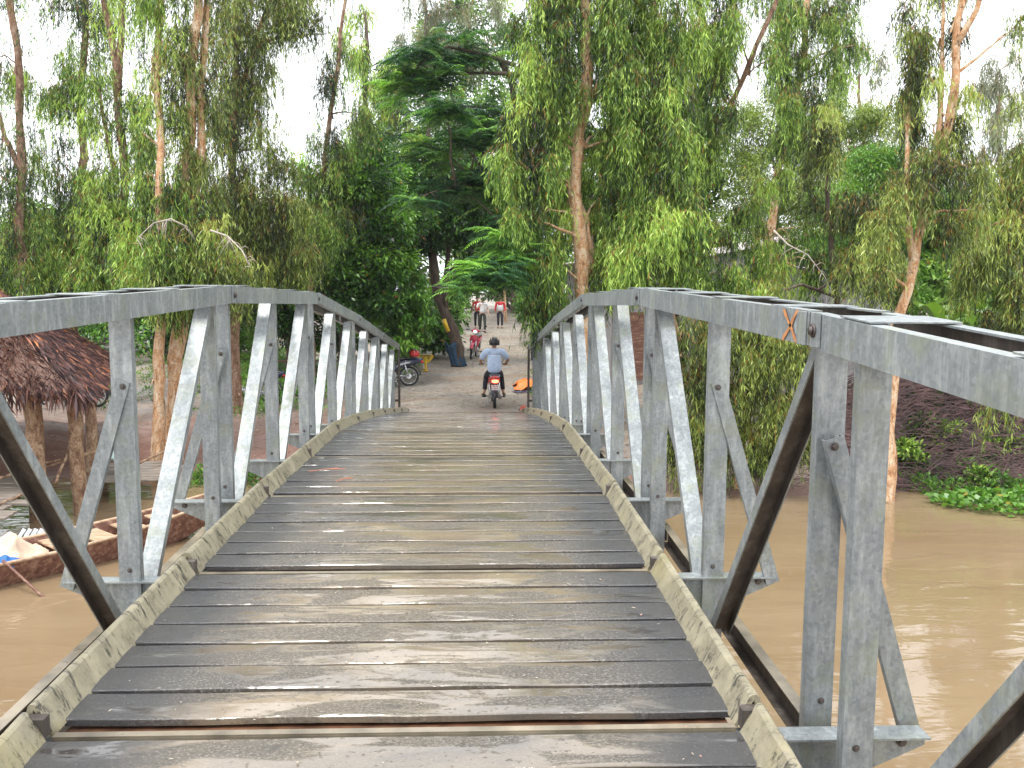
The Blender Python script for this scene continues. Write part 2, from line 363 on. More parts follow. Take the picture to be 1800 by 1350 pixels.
def bolt(mb, c, d, r=.014, h=.014, mi=0):
    c = Vector(c); d = Vector(d).normalized(); mb.tube([c, c + d * h * .5], r * 1.5, 12, mi); mb.tube([c + d * h * .5, c + d * h * 1.5], r, 6, mi)

# ================================================================== TERRAIN, WATER
def sm(a, b, x):
    t = np.clip((x - a) / (b - a), 0, 1); return t * t * (3 - 2 * t)
def ground_z(x, y):
    x = np.asarray(x, float); y = np.asarray(y, float)
    yb = 16.6 - 1.5 * sm(1.5, 6.5, x) + .35 * np.sin(x * .9) + .2 * np.sin(x * 2.3 + 1)
    yb = yb - 1.6 * np.exp(-((x) / 3.2) ** 2) * 0.9
    top = .62 + .10 * sm(-5, 0, x) + .25 * sm(3, 9, x) * sm(15, 19, y) + 1.0 * sm(10, 30, x)
    z = -1.4 + 1.4 * sm(-4, 0, y - yb) + top * sm(-.1, 2.6, y - yb)
    z = z + .42 * sm(24, 31, y) + .40 * sm(31, 46, y) + .9 * sm(46, 80, y)
    path = np.exp(-((x - .6 - (y - 20) * .02) / 3.0) ** 2)
    z = z + .25 * sm(22, 30, y) * (1 - path) * sm(0, 3, -x)
    z = z + (.05 * np.sin(x * 1.7 + y * .6) + .04 * np.sin(x * .8 - y * 1.9) + .03 * np.sin(x * 4.1 + y * 3.3)) * (1 - .75 * path) * sm(-.5, 1.5, y - yb)
    zb = 1.6 * sm(2, -4, y) if False else 0
    return z
def gz(x, y): return float(ground_z(x, y))
def GP(px, py, lo=10, hi=110):            # ground point seen at a photo position
    v = ray(px, py); o = Vector((CX, 0, CZ)); y = lo
    while y < hi:
        p = o + v * (y / v.y)
        if p.z < gz(p.x, p.y): return Vector((p.x, p.y, gz(p.x, p.y)))
        y += .05
    return Vector((p.x, p.y, gz(p.x, p.y)))
def terrain():
    xs = np.concatenate([np.linspace(-168, -60, 12), np.linspace(-55, -14, 34), np.linspace(-13.8, 16, 200), np.linspace(17, 60, 40), np.linspace(66, 168, 10)])
    ys = np.concatenate([np.linspace(-168, -20, 10), np.linspace(-15, 12.5, 20), np.linspace(12.7, 32, 180), np.linspace(32.5, 70, 90), np.linspace(75, 168, 10)])
    X, Y = np.meshgrid(xs, ys); Z = ground_z(X, Y)
    Z = Z + np.where((Y < -5), 1.6 * sm(-5, -12, Y), 0) if False else Z
    rs = np.random.RandomState(3); inn = (Y > 13) & (Y < 60) & (abs(X) < 20)
    Z = Z + inn * rs.uniform(-.012, .012, Z.shape)
    nx, ny = len(xs), len(ys); idx = np.arange(nx * ny).reshape(ny, nx)
    Fq = np.stack([idx[:-1, :-1], idx[:-1, 1:], idx[1:, 1:], idx[1:, :-1]], -1).reshape(-1, 4)
    me = mesh_np('ground', np.stack([X, Y, Z], -1).reshape(-1, 3), Fq)
    tag(link('ground', me, m_ground(), smooth=True), kind='structure')
terrain()
me = mesh_np('river', [(-168, -168, 0), (168, -168, 0), (168, 19.5, 0), (-168, 19.5, 0)], [(0, 1, 2, 3)])
tag(link('river', me, m_water()), kind='structure')

# ================================================================== BRIDGE
Y0, S = 3.0964, 1.7044
RAILY = [Y0 + 2 * S * k for k in range(-1, 6)]
RAILZ = [CZ + v for v in (-.27, -.074, .009, -.058, -.41, -.843, -1.281)]
def railz(y): return float(np.interp(y, RAILY, RAILZ))
DY = [Y0 + S * k for k in range(-2, 11)]
DZ = [CZ + v for v in (-1.82, -1.72, -1.615, -1.573, -1.545, -1.575, -1.612, -1.765, -1.95, -2.155, -2.375, -2.60, -2.83)]
def deckz(y): return float(np.interp(y, DY, DZ))
bridge = empty('bridge', (0, 0, 0), 0, 'narrow arched galvanised truss bridge with wet plank deck over the brown river', 'bridge')
LI, LO = 1.465, 1.765          # inner and outer chord faces
LM = (LI + LO) / 2
rg = random.Random(5)
def truss(side, j):
    ya, yb = RAILY[j] + .020, RAILY[j + 1] - .020; za, zb = railz(ya), railz(yb)
    ym = (ya + yb) / 2; H = .125
    T = empty('truss_panel', (side * LM, ya, deckz(ya)), 0, parent=bridge); off = Vector(T.location)
    def L(p): return Vector(p) - off
    d = Vector((0, yb - ya, zb - za)).normalized(); up = Vector((1, 0, 0)).cross(d)
    lift = .007 * ((j % 2) * 2 - 1)
    for X, sgn, in ((LI, 1), (LO, -1)):
        mb = MB(); a = L((side * X, ya, za - H / 2 + lift * .3)); b = L((side * X, yb, zb - H / 2 + lift * .3))
        channel(mb, a, b, up, H, .052, .007, up=(1 if side * sgn > 0 else -1))
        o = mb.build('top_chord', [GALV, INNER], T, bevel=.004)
    # the bolted pin plates at the joint
    for y_, z_ in ((ya + .046, za), (yb - .046, zb)):
        mb = MB(); mb.box(L((side * (LI - .004), y_, z_ - H / 2)), (.006, .085, H - .004))
        mb.build('joint_plate', GALV, T, bevel=.002)
    mb = MB(); bolt(mb, L((side * (LI - .007), yb - .035, zb - H / 2 - .002)), (-side, 0, 0), .017, .010)
    mb.build('pin_bolt', BOLT, T, True)
    # battens on top between the two channels
    for f in (.10, .37, .63, .90):
        y_ = ya + (yb - ya) * f; z_ = za + (zb - za) * f; wd = rg.choice((.16, .22))
        mb = MB(); M_ = Matrix((Vector((1, 0, 0)), d, up)).transposed()
        mb.box(L((side * LM, y_, z_ + .0035 + rg.uniform(0, .004))), (LO - LI - .012, wd, .006), M_)
        mb.build('batten', GALV, T, bevel=.001)
    pb = deckz
    bz = lambda y: deckz(y) - .30
    # bottom chord
    for X, sgn in ((LI + .02, 1), (LO - .02, -1)):
        mb = MB(); channel(mb, L((side * X, ya, bz(ya))), L((side * X, yb, bz(yb))), up, .14, .055, .007, up=(1 if side * sgn > 0 else -1))
        mb.build('bottom_chord', [TAN if sgn < 0 else GALV, INNER], T, bevel=.003)
    # posts: channel webs face the camera end
    def post(y, top, w=.125):
        mb = MB(); channel(mb, L((side * LM, y, bz(y) - .10)), L((side * LM, y, top)), (1, 0, 0), w, .052, .007, up=1)
        bolt(mb, L((side * LM + rg.uniform(-.01, .01), y - .0, top - 1.42)), (0, -1, 0), .009, .006, 2)
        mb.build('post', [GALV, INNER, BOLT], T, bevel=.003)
    post(ya + .115, railz(ya) - H + .03, .108); post(yb - .20, railz(yb) - H + .03, .108); post(ym - .03, railz(ym) - H + .03, .115)
    zt = H - .02
    def diag(p, q, up_=-1):
        mb = MB(); channel(mb, L(p), L(q), (1, 0, 0), .105, .05, .007, up=up_)
        mb.build('diagonal', [GALV, INNER], T, bevel=.003)
    if j == 0:
        diag((side * LM, yb - .30, bz(yb) - .02), (side * LM, ym + .09, railz(ym) - zt), -1)
        diag((side * LM, ya + .30, bz(ya) - .02), (side * LM, ym - .15, railz(ym) - zt), 1)
    elif j > 1:
        diag((side * LM, ya + .26, bz(ya) + .02), (side * LM, ym - .17, railz(ym) - zt), 1)
        diag((side * LM, ym + .08, bz(ym) + .02), (side * LM, yb - .24, railz(yb) - zt), 1)
    else:
        diag((side * LM, ym - .16, bz(ym) + .02), (side * LM, ya + .17, railz(ya) - zt), -1)      # open side towards the camera
        diag((side * LM, ym + .08, bz(ym) + .02), (side * LM, yb - .24, railz(yb) - zt), 1)
for j in range(6):
    for s_ in (-1, 1): truss(s_, j)
# cross beams with their tapered outriggers, and the slanting outer braces
for k, y in enumerate(DY):
    if k in (0,): continue
    z = deckz(y) - .035; mb = MB()
    for s_ in (-1, 1):
        mb.box((s_ * .99, y, z - .004), (1.96, .10, .008))
        pr = [(.0, z - .009), (1.97, z - .009), (1.97, z - .05), (1.55, z - .24), (0, z - .24)]
        vs = [(s_ * a, y - .004, b_) for a, b_ in pr] + [(s_ * a, y + .004, b_) for a, b_ in pr]
        mb.add(vs, [(0, 1, 2, 3, 4), (9, 8, 7, 6, 5)] + [(i, (i + 1) % 5, 5 + (i + 1) % 5, 5 + i) for i in range(5)])
        for bx in (1.42, 1.88):
            bolt(mb, (s_ * bx, y - .006, z - (.12 if bx < 1.6 else .035)), (0, -1, 0), .013, .010, 1)
    mb.build('cross_beam', [GALV, BOLT], bridge)
    for s_ in (-1, 1):
        top = railz(y) - .47; mb = MB()
        a = Vector((s_ * 1.955, y - .02, z - .035)); b_ = Vector((s_ * (LM - .01), y - .02, top))
        if k % 2 == 0: a.y += .095; b_.y += .095
        else: a.y -= .022; b_.y -= .022
        channel(mb, a, b_, (1, 0, 0), .075, .035, .006, up=1)
        bolt(mb, b_ + Vector((0, -.004, -.03)), (0, -1, 0), .011, .010, 2)
        mb.build('outer_brace', [GALV, INNER, BOLT], bridge, bevel=.004)
# deck: seven gritty planks to every bay
for k in range(1, len(DY) - 1):
    ya, yb = DY[k], DY[k + 1]; tilt = rg.uniform(-.004, .006)
    step = (yb - ya - .128) / 7
    for i in range(7):
        a = ya + .106 + i * step + .008; b_ = ya + .106 + (i + 1) * step - .013
        mb = MB(); nx = 11; t = .028
        vs = []; fs = []; dz = rg.uniform(-.003, .003); ex = rg.uniform(-.012, .012)
        for q in range(nx):
            x = -1.262 + ex * .3 + 2.524 * q / (nx - 1); w_ = .0018 * math.sin(q * 1.7 + i * 2 + k)
            za = deckz(a) + dz + w_; zb_ = deckz(b_) + dz + w_ - tilt * .3
            vs += [(x, a + w_, za - t), (x, a + w_, za - .004), (x, a + .006, za), (x, (a + b_) / 2, (za + zb_) / 2 + .0025), (x, b_ - .006, zb_), (x, b_ + w_, zb_ - .004), (x, b_ + w_, zb_ - t)]
        for q in range(nx - 1):
            for r in range(6): fs.append((q * 7 + r, q * 7 + r + 1, (q + 1) * 7 + r + 1, (q + 1) * 7 + r))
        fs += [tuple(range(7)), tuple(range((nx - 1) * 7, nx * 7))[::-1]]
        mb.add(vs, fs); mb.build('deck_plank', DECK, bridge)
    # light steel angle and rusty pan at each bay joint
    mb = MB(); rot = Matrix.Rotation(math.atan2(deckz(yb) - deckz(ya), yb - ya), 3, 'X')
    mb.box((0, ya + .012, deckz(ya) - .008), (2.5, .034, .006), rot)
    mb.box((0, ya - .004, deckz(ya) - .030), (2.5, .005, .035), rot); mb.build('joint_strip', TAN, bridge)
    mb = MB(); mb.box((0, (ya + yb) / 2, (deckz(ya) + deckz(yb)) / 2 - .055), (2.5, (yb - ya) * 1.0 - .03, .02), rot); mb.build('deck_pan', PAN, bridge)
    for s_ in (-1, 1):                     # folded kerb, one length per bay
        a, b_ = ya + .02, yb - .035; mb = MB(); wj = rg.uniform(-.003, .003)
        prof = [(1.250, -.012), (1.262, .012), (1.308 + wj, .098), (1.318 + wj, .106), (1.334, .106), (1.342, .098), (1.362, .020), (1.362, .006), (1.334, .008), (1.322, .088), (1.262, -.02)]
        n = len(prof); rings = []
        ns = 13
        for q in range(ns):
            y = a + (b_ - a) * q / (ns - 1); jz = rg.uniform(-.0015, .0015)
            rings.append([(s_ * (p[0] + rg.uniform(-.0015, .0015)), y, deckz(y) + p[1] + jz) for p in prof])
        vs = [v for r_ in rings for v in r_]
        fs = [(q * n + i, q * n + (i + 1) % n, (q + 1) * n + (i + 1) % n, (q + 1) * n + i) for q in range(ns - 1) for i in range(n)]
        fs += [tuple(range(n))[::-1], tuple(range((ns - 1) * n, ns * n))]
        mb.add(vs, fs)
        kb = mb.build('kerb', KERB, bridge)
        mb = MB(); bx = MB()               # bracket filling the joint
        mb.box((s_ * 1.308, yb - .008, deckz(yb) + .036), (.09, .050, .075)); mb.build('kerb_bracket', INNER, bridge)
# kerb ends painted red at the far right, and the orange cross sprayed on the handrail
for y in (18.9, 19.4, 19.9):
    mb = MB(); mb.box((1.305, y, deckz(y) + .085), (.006, .34, .10), Matrix.Rotation(R(29), 3, 'Y')); mb.box((1.34, y, deckz(y) + .1235), (.04, .34, .004))
    mb.build('red_paint_mark', REDP, bridge)
yx = RAILY[1] + .185
mb = MB()
for a in (-1, 1):
    pts = []
    for i in range(9):
        t = -1 + i / 4; pts.append(Vector((LI - .0045, yx + a * t * .075 + .004 * math.sin(i * 1.3), railz(yx) - .0625 + t * .060)))
    for i in range(8):
        w_ = .014 + .003 * math.sin(i * 2.1 + a); p, q = pts[i], pts[i + 1]
        mb.add([(p.x, p.y - w_, p.z), (p.x, p.y + w_, p.z), (q.x, q.y + w_, q.z), (q.x, q.y - w_, q.z)], [(0, 1, 2, 3)])
mb.build('orange_cross', ORANGE, bridge)
# end posts and braces of the bridge, dark
for s_ in (-1, 1):
    mb = MB(); mb.box((s_ * (LI + .02), RAILY[-1] + .05, deckz(20.1) + .70), (.05, .06, 1.65)); mb.box((s_ * (LM), RAILY[-1] + .05, deckz(20.1) + .25), (.3, .04, .05))
    mb.build('end_post', INNER, bridge)
# abutment under the far end
mb = MB(); mb.box((0, 20.45, .30), (3.6, .6, .9)); tag(mb.build('abutment', plain('mud_stained_concrete', (.26, .22, .18), .8), bevel=.02), 'low mud-stained concrete abutment where the deck meets the earth', 'abutment')

# ================================================================== FOLIAGE TEMPLATES
def leaf_quads(base, dirs, length, width, rs, bend=.15, roll=None):
    """kite leaves: base (n,3), dirs (n,3) unit; returns (n,4,3)"""
    n = len(base); length = np.broadcast_to(length, n)[:, None]; width = np.broadcast_to(width, n)[:, None]
    rnd = rs.normal(size=(n, 3)) if roll is None else roll
    side = np.cross(dirs, rnd); side /= np.linalg.norm(side, axis=1, keepdims=True) + 1e-9
    nrm = np.cross(side, dirs)
    mid = base + dirs * length * .45 + nrm * length * bend * .4
    tip = base + dirs * length - np.array([0, 0, 1]) * length * bend * .3
    return np.stack([base, mid - side * width / 2, tip, mid + side * width / 2], 1)
def unit(v): return v / (np.linalg.norm(v, axis=-1, keepdims=True) + 1e-9)
def t_weep(rs, strands=9, per=16, L=.80, leaf=.135, wid=.0175, spread=.36):
    Q = []; T = []
    for s in range(strands):
        az = rs.uniform(0, 2 * math.pi); out = rs.uniform(.06, spread); l = L * rs.uniform(.35, 1.2); z0 = rs.uniform(-.15, .2); n = max(4, int(per * l / L * rs.uniform(.6, 1.1)))
        t = np.sort(rs.uniform(.05, 1, n)); c, s_ = math.cos(az), math.sin(az); r = out * (1 - (1 - t) ** 2.4)
        z = z0 + .10 * np.sin(t * 2.4) - l * t ** 1.35
        base = np.stack([c * r, s_ * r, z], 1) + rs.normal(0, .010, (n, 3))
        d = unit(np.stack([rs.normal(0, .33, n) + c * .15, rs.normal(0, .33, n) + s_ * .15, -np.ones(n) * rs.uniform(.45, 1.3, n)], 1)); st = rs.normal(0, .12)
        Q.append(leaf_quads(base, d, leaf * rs.uniform(.6, 1.3, n), wid * rs.uniform(.7, 1.25, n), rs, .22)); T.append(np.clip(rs.normal(.39, .22, n) + st, 0, .89))
        pt = np.stack([c * r, s_ * r, z], 1)
        for a in range(0, n - 1, 3):
            p, q = pt[a], pt[min(a + 3, n - 1)]; Q.append(np.array([[p, p + [.007, .004, 0], q + [.004, .003, 0], q]])); T.append(np.array([.99 if a < 2 else .15]))
    return np.concatenate(Q), np.concatenate(T)
def t_broad(rs, n=60, rad=.38, leaf=.13, wid=.055, droop=.3):
    d = unit(rs.normal(size=(n, 3))); b = d * rad * rs.uniform(.25, 1, (n, 1)) ** .6 * np.array([1, 1, .75])
    dd = unit(d * .9 + rs.normal(0, .5, (n, 3)) - np.array([0, 0, droop])); up = np.tile([0, 0, 1.0], (n, 1)) + rs.normal(0, .45, (n, 3))
    return leaf_quads(b, dd, leaf * rs.uniform(.7, 1.2, n), wid * rs.uniform(.8, 1.2, n), rs, .2, up), np.clip(rs.normal(.45, .2, n), 0, .93)
def t_rosette(rs, heads=6, per=9, leaf=.22, wid=.045, rad=.35):
    Q = []; T = []
    for h in range(heads):
        c = unit(rs.normal(size=(1, 3))) * rad * rs.uniform(.4, 1) * np.array([1, 1, .7]); az = rs.uniform(0, 6.28, per)
        e = rs.uniform(-.7, .35, per); d = np.stack([np.cos(az) * np.cos(e), np.sin(az) * np.cos(e), np.sin(e)], 1)
        Q.append(leaf_quads(np.repeat(c, per, 0), d, leaf * rs.uniform(.75, 1.15, per), wid, rs, .45, np.tile([0, 0, 1.0], (per, 1)))); T.append(np.clip(rs.normal(.5 + rs.uniform(-.15, .25), .12, per), 0, .93))
    return np.concatenate(Q), np.concatenate(T)
def t_feather(rs, fronds=4, L=.62):
    Q = []; T = []
    for f in range(fronds):
        az = rs.uniform(0, 6.28); c, s = math.cos(az), math.sin(az); side = np.array([-s, c, 0]); n = 15; l = L * rs.uniform(.7, 1.15); tf = rs.normal(.4, .22)
        t = (np.arange(n) + 1) / n; lift = rs.uniform(-.35, .6)
        path = np.stack([c * l * t, s * l * t, lift * l * t - .42 * l * t ** 2], 1)
        pl = .17 * np.sin(np.clip(t * 2.7 + .35, 0, 3.05)) + .02
        for sg in (-1, 1):
            dirv = unit(side * sg + np.array([c, s, 0]) * .45 + np.array([0, 0, -.28])); d = np.tile(dirv, (n, 1)) + rs.normal(0, .05, (n, 3))
            Q.append(leaf_quads(path, unit(d), pl, .030, rs, .25, np.tile([0, 0, 1.0], (n, 1)))); T.append(np.clip(tf + rs.normal(0, .05, n), 0, .93))
    return np.concatenate(Q), np.concatenate(T)
RS = np.random.RandomState(11)
TP = {
    'weep': [t_weep(RS) for _ in range(7)],
    'weepfar': [t_weep(RS, 7, 9, 1.1, .24, .034, .5) for _ in range(5)],
    'broad': [t_broad(RS) for _ in range(5)],
    'broadbig': [t_broad(RS, 46, .55, .24, .12) for _ in range(5)],
    'rosette': [t_rosette(RS) for _ in range(5)],
    'feather': [t_feather(RS) for _ in range(5)],
    'fine': [t_broad(RS, 80, .5, .15, .035, .6) for _ in range(5)],
    'weed': [t_broad(RS, 34, .16, .09, .035, .0) for _ in range(4)],
}
def tile(kind, pts, rs, scale=(.8, 1.25), tintoff=0.0, tv=.14, cl=6):
    Qs = []; Ts = []; pts = np.asarray(pts).reshape(-1, 3); n = len(pts); co = np.repeat(rs.normal(0, .25, n // cl + 1), cl)[:n]; which = rs.randint(0, len(TP[kind]), n)
    for k in range(len(TP[kind])):
        P_ = pts[which == k]; m = len(P_)
        if not m: continue
        q, t = TP[kind][k]; a = rs.uniform(0, 6.283, m); s = rs.uniform(scale[0], scale[1], m); c, sn = np.cos(a) * s, np.sin(a) * s
        X = q[None, :, :, 0] * c[:, None, None] - q[None, :, :, 1] * sn[:, None, None]; Y = q[None, :, :, 0] * sn[:, None, None] + q[None, :, :, 1] * c[:, None, None]
        Z = q[None, :, :, 2] * s[:, None, None] * np.ones_like(X)
        Qs.append((np.stack([X, Y, Z], -1) + P_[:, None, None, :]).reshape(-1, 4, 3))
        off = tintoff + co[which == k] + rs.normal(0, tv * .7, m)
        tt = np.where(t[None, :] > .95, .99, np.clip(t[None, :] + off[:, None], 0.02, .90)); rare = rs.uniform(size=tt.shape) > .99
        Ts.append(np.where(rare, .97, tt).ravel())
    return np.concatenate(Qs), np.concatenate(Ts)
def blob_points(c, r, n, rs, clump=6, sg=.13):
    """clumped points in an ellipsoid, biased to its outside"""
    m = max(1, n // clump); d = unit(rs.normal(size=(m, 3))); cc = d * rs.uniform(.25, 1, (m, 1)) ** .5
    p = np.repeat(cc, clump, 0) + rs.normal(0, sg, (m * clump, 3)); return np.asarray(c) + p * np.asarray(r), np.asarray(c) + cc * np.asarray(r) * .92
tri_total = [0]
def tree(name, label, cat, kind, leafmat, bark, trunks, blobs, tint=0, tv=.14, group=None, seed=1, dens=1.0, clump=6, scale=(.8, 1.25), twigs=True, limbs=1.0, dz=1.15):
    """trunks: list of ([(px,py,y)...], r0, r1); first point's foot is dropped to the ground. blobs: (px,py,rx,ry,y,n)"""
    rs = np.random.RandomState(seed); r_ = random.Random(seed)
    fp = P(*trunks[0][0][0]); base = Vector((fp.x, fp.y, gz(fp.x, fp.y)))
    t = empty(name, base, 0, label, cat, group); mb = MB(); skel = []; ends = []
    for ti, (pp, r0, r1) in enumerate(trunks):
        pts = [P(*q) for q in pp]
        if ti == 0: pts = [Vector((pts[0].x, pts[0].y, base.z - .25))] + ([] if abs(pts[0].z - base.z) < .4 else [pts[0]]) + pts[1:]
        fine = []
        for a, b in zip(pts[:-1], pts[1:]):
            k = max(2, int((b - a).length / .35))
            for i in range(k): fine.append(a.lerp(b, i / k))
        fine.append(pts[-1]); n = len(fine)
        ph = [r_.uniform(0, 6.28) for _ in range(4)]; am = min(.06, r0 * .35) * (1 if n > 6 else .3)
        fine = [p + Vector((r_.uniform(-1, 1), r_.uniform(-1, 1), 0)) * r0 * .12 + Vector((math.sin(i * .38 + ph[0]) + .6 * math.sin(i * .93 + ph[1]), math.sin(i * .41 + ph[2]), 0)) * am * min(1, i / 4) for i, p in enumerate(fine)]
        if ti: ends.append(fine[-1])
        rad = [.84 * (r0 + (r1 - r0) * i / (n - 1)) * (1 + .10 * r_.uniform(-1, 1)) * (1 + .35 * math.exp(-i * .9) * (ti == 0)) for i in range(n)]
        mb.tube([p - base for p in fine], rad, 12, wob=.10, seed=seed + ti); skel += fine
        if bark in (PAPER, PAPERD):        # curls of loose bark
            for i in range(int(n * 1.6)):
                q = r_.randrange(n); a = r_.uniform(0, 6.28); rr = rad[q]; p = fine[q] - base + Vector((math.cos(a), math.sin(a), 0)) * rr * .96; ln = r_.uniform(.05, .22); wd = r_.uniform(.015, .05)
                tv_ = Vector((-math.sin(a), math.cos(a), 0)) * wd; o_ = Vector((math.cos(a), math.sin(a), 0)) * r_.uniform(.01, .05)
                mb.add([p - tv_, p + tv_, p + tv_ * .7 + o_ - Vector((0, 0, ln)), p - tv_ * .6 + o_ * 1.3 - Vector((0, 0, ln))], [(0, 1, 2, 3)])
    Q = []; T = []; sk = np.array(skel) if skel else None
    if group == G_L:
        cand = sk[sk[:, 2] > base.z + 3.2]; m_ = int(len(cand) * 3.2)
        pts = cand[rs.randint(0, len(cand), m_)] + rs.normal(0, .42, (m_, 3)); q, tt = tile(kind, pts - np.array(base), rs, (.5, 1.0), tint - .05, tv); Q.append(q); T.append(tt)
    for e in ends:
        pts, cents = blob_points(e, (.45, .45, .4), 8, rs, 4); q, tt = tile(kind, pts - np.array(base), rs, scale, tint, tv, 4); Q.append(q); T.append(tt)
    for bi, (px, py, rx, ry, y, n) in enumerate(blobs):
        n = int(n * dens * (1.7 if (group == G_L and py >= 330) else 1))
        c = P(px, py, y); k = y / F; r3 = (rx * k, max(rx, ry) * k * dz * .75, ry * k)
        pts, cents = blob_points(c, r3, n, rs, clump, .18 if group == G_L else .13); g = ground_z(pts[:, 0], pts[:, 1]); ok = (pts[:, 2] > np.maximum(g, 0) + (.08 if kind == 'weed' else .55)); pts = pts[ok]
        if len(pts) == 0: continue
        q, tt = tile(kind, pts - np.array(base), rs, scale, tint, tv, clump); Q.append(q); T.append(tt)
        if sk is not None and limbs > 0:
            sel = rs.permutation(len(cents))[:int(max(2, len(cents) * .35 * limbs))]
            mb_pts = [(c, True)] + [(Vector(cents[i]), False) for i in sel]; hub = None
            for e, main in mb_pts:
                if e.z < max(0, gz(e.x, e.y)) + .4: continue
                src = sk[np.argmin(np.linalg.norm((sk - np.array(e)) * [1, 1, .7] + [0, 0, .25], axis=1) + (sk[:, 2] > e.z) * .8)] if (main or hub is None) else hub
                a = Vector(src); m_ = a.lerp(e, .5) + Vector((r_.uniform(-.2, .2), r_.uniform(-.2, .2), .12 * (e - a).length)); ln = (e - a).length
                r0 = min(.05, .012 + .009 * ln) * (1.5 if main else .8)
                path = []
                for i in range(7):
                    u = i / 6; path.append(a * (1 - u) ** 2 + m_ * 2 * u * (1 - u) + e * u * u - base + Vector((r_.uniform(-1, 1), r_.uniform(-1, 1), r_.uniform(-1, 1))) * .02 * ln * (0 < i < 6))
                mb.tube(path, [r0 * (1 - .75 * i / 6) for i in range(7)], 5, caps=False)
                if main: hub = np.array(path[4] + base)
    mb.build('trunk', bark, t, True)
    Q = np.concatenate(Q); T = np.concatenate(T); tri_total[0] += len(Q)
    link('crown', quads_mesh('crown', Q, T), leafmat, t); return t
G_L, G_R = 'tall willowy trees on the left bank', 'willowy paperbark trees on the right bank'
# ================================================================== TREES
G_L, G_R = 'tall willowy trees on the left bank', 'willowy paperbark trees on the right bank'
W = 'weep'
# --- left grove (trunk path in photo pixels + distance along the bridge; crowns as clumped masses)
tree('paperbark_tree', 'bare-trunked tall paperbark at the far left edge behind the thatched roof', 'tree', W, L_WEEP, PAPERD,
     [([(55, 700, 21), (48, 520, 21), (38, 330, 21), (30, 180, 21), (22, 20, 21), (15, -90, 21)], .15, .08), ([(36, 300, 21), (8, 240, 21.3), (-25, 120, 21.6)], .07, .04)],
     [(0, 90, 40, 80, 21, 22), (-20, 300, 50, 80, 21, 40), (25, 360, 45, 60, 21, 34), (20, 450, 90, 60, 21.5, 80), (60, 440, 40, 45, 20.5, 24), (5, -60, 60, 60, 21, 40)], -.05, group=G_L, seed=2, dens=.62)
tree('paperbark_tree', 'leafy dark tree left of the forked trunk, crowned all the way down', 'tree', W, L_WEEP, PAPERD,
     [([(130, 700, 23), (128, 500, 23), (138, 350, 23), (145, 200, 23), (150, 60, 23), (155, -90, 23)], .16, .08)],
     [(140, 20, 55, 60, 23, 70), (145, 110, 50, 50, 23, 60), (80, 150, 40, 35, 23, 26), (130, 190, 45, 45, 23, 46), (60, 165, 26, 35, 23, 18), (100, 280, 34, 60, 23, 34), (140, 330, 45, 60, 22.5, 52), (110, 400, 60, 60, 23, 70), (120, 470, 80, 50, 22.5, 90), (170, 440, 60, 60, 22, 60), (150, -70, 90, 50, 23, 80)], -.10, group=G_L, seed=3, dens=.62)
tree('paperbark_tree', 'tall paperbark with a forked top standing against open sky', 'tree', W, L_WEEP, PAPERD,
     [([(222, 700, 20), (214, 520, 20), (213, 400, 20), (212, 300, 20), (205, 150, 20), (200, 60, 20), (185, -20, 20), (180, -100, 20)], .15, .06), ([(206, 170, 20), (211, 70, 20), (212, -10, 20), (218, -100, 20)], .10, .06), ([(203, 310, 20), (180, 200, 20), (172, 150, 20)], .06, .03)],
     [(176, 225, 30, 22, 20, 16), (205, 195, 24, 16, 20, 10), (240, 260, 26, 30, 20, 22), (180, 300, 40, 30, 20, 28), (200, 345, 50, 40, 20, 50), (210, 410, 70, 50, 20, 80), (200, 470, 80, 45, 20, 80), (170, -60, 60, 40, 20, 40), (226, 160, 14, 14, 20, 5)], .03, group=G_L, seed=4, dens=.62)
tree('paperbark_tree', 'slender straight paperbark, left one of the pair rooted in the shallow water', 'tree', W, L_WEEP, PAPER,
     [([(278, 830, 17), (280, 700, 17), (281, 560, 17), (283, 430, 17.3), (284, 300, 17.5), (284, 180, 17.7), (280, 60, 18), (276, -90, 18)], .14, .06), ([(283, 200, 17.6), (270, 100, 17.6), (262, 190, 17.7)], .03, .02)],
     [(272, 20, 36, 34, 18, 34), (290, 110, 16, 40, 18, 12), (250, 230, 28, 34, 17.7, 26), (260, 300, 26, 36, 17.6, 30), (290, 340, 30, 36, 17.5, 30), (255, 420, 60, 42, 17.3, 70), (310, 440, 60, 42, 17.0, 80), (290, 490, 80, 26, 17.0, 60), (270, -60, 60, 40, 18, 40)], .06, group=G_L, seed=5, dens=.62)
tree('paperbark_tree', 'thicker peeling paperbark, right one of the pair rooted at the muddy edge', 'tree', W, L_OLIVE, PAPER,
     [([(305, 770, 17.6), (306, 700, 17.6), (312, 560, 17.6), (322, 440, 17.8), (330, 330, 18), (340, 200, 18), (338, 60, 18), (345, -90, 18)], .20, .08), ([(330, 400, 17.9), (350, 300, 18), (356, 200, 18), (362, 60, 18.2), (368, -90, 18.4)], .11, .06)],
     [(330, 60, 30, 50, 18, 40), (340, 160, 30, 50, 18, 44), (320, 190, 22, 40, 18, 22), (330, 270, 34, 38, 18, 40), (360, 320, 26, 40, 18, 24), (370, 430, 60, 40, 17.3, 74), (330, 470, 90, 36, 17.2, 84), (410, 470, 50, 30, 17.2, 46), (345, -60, 60, 40, 18, 50)], -.02, group=G_L, seed=6, dens=.62)
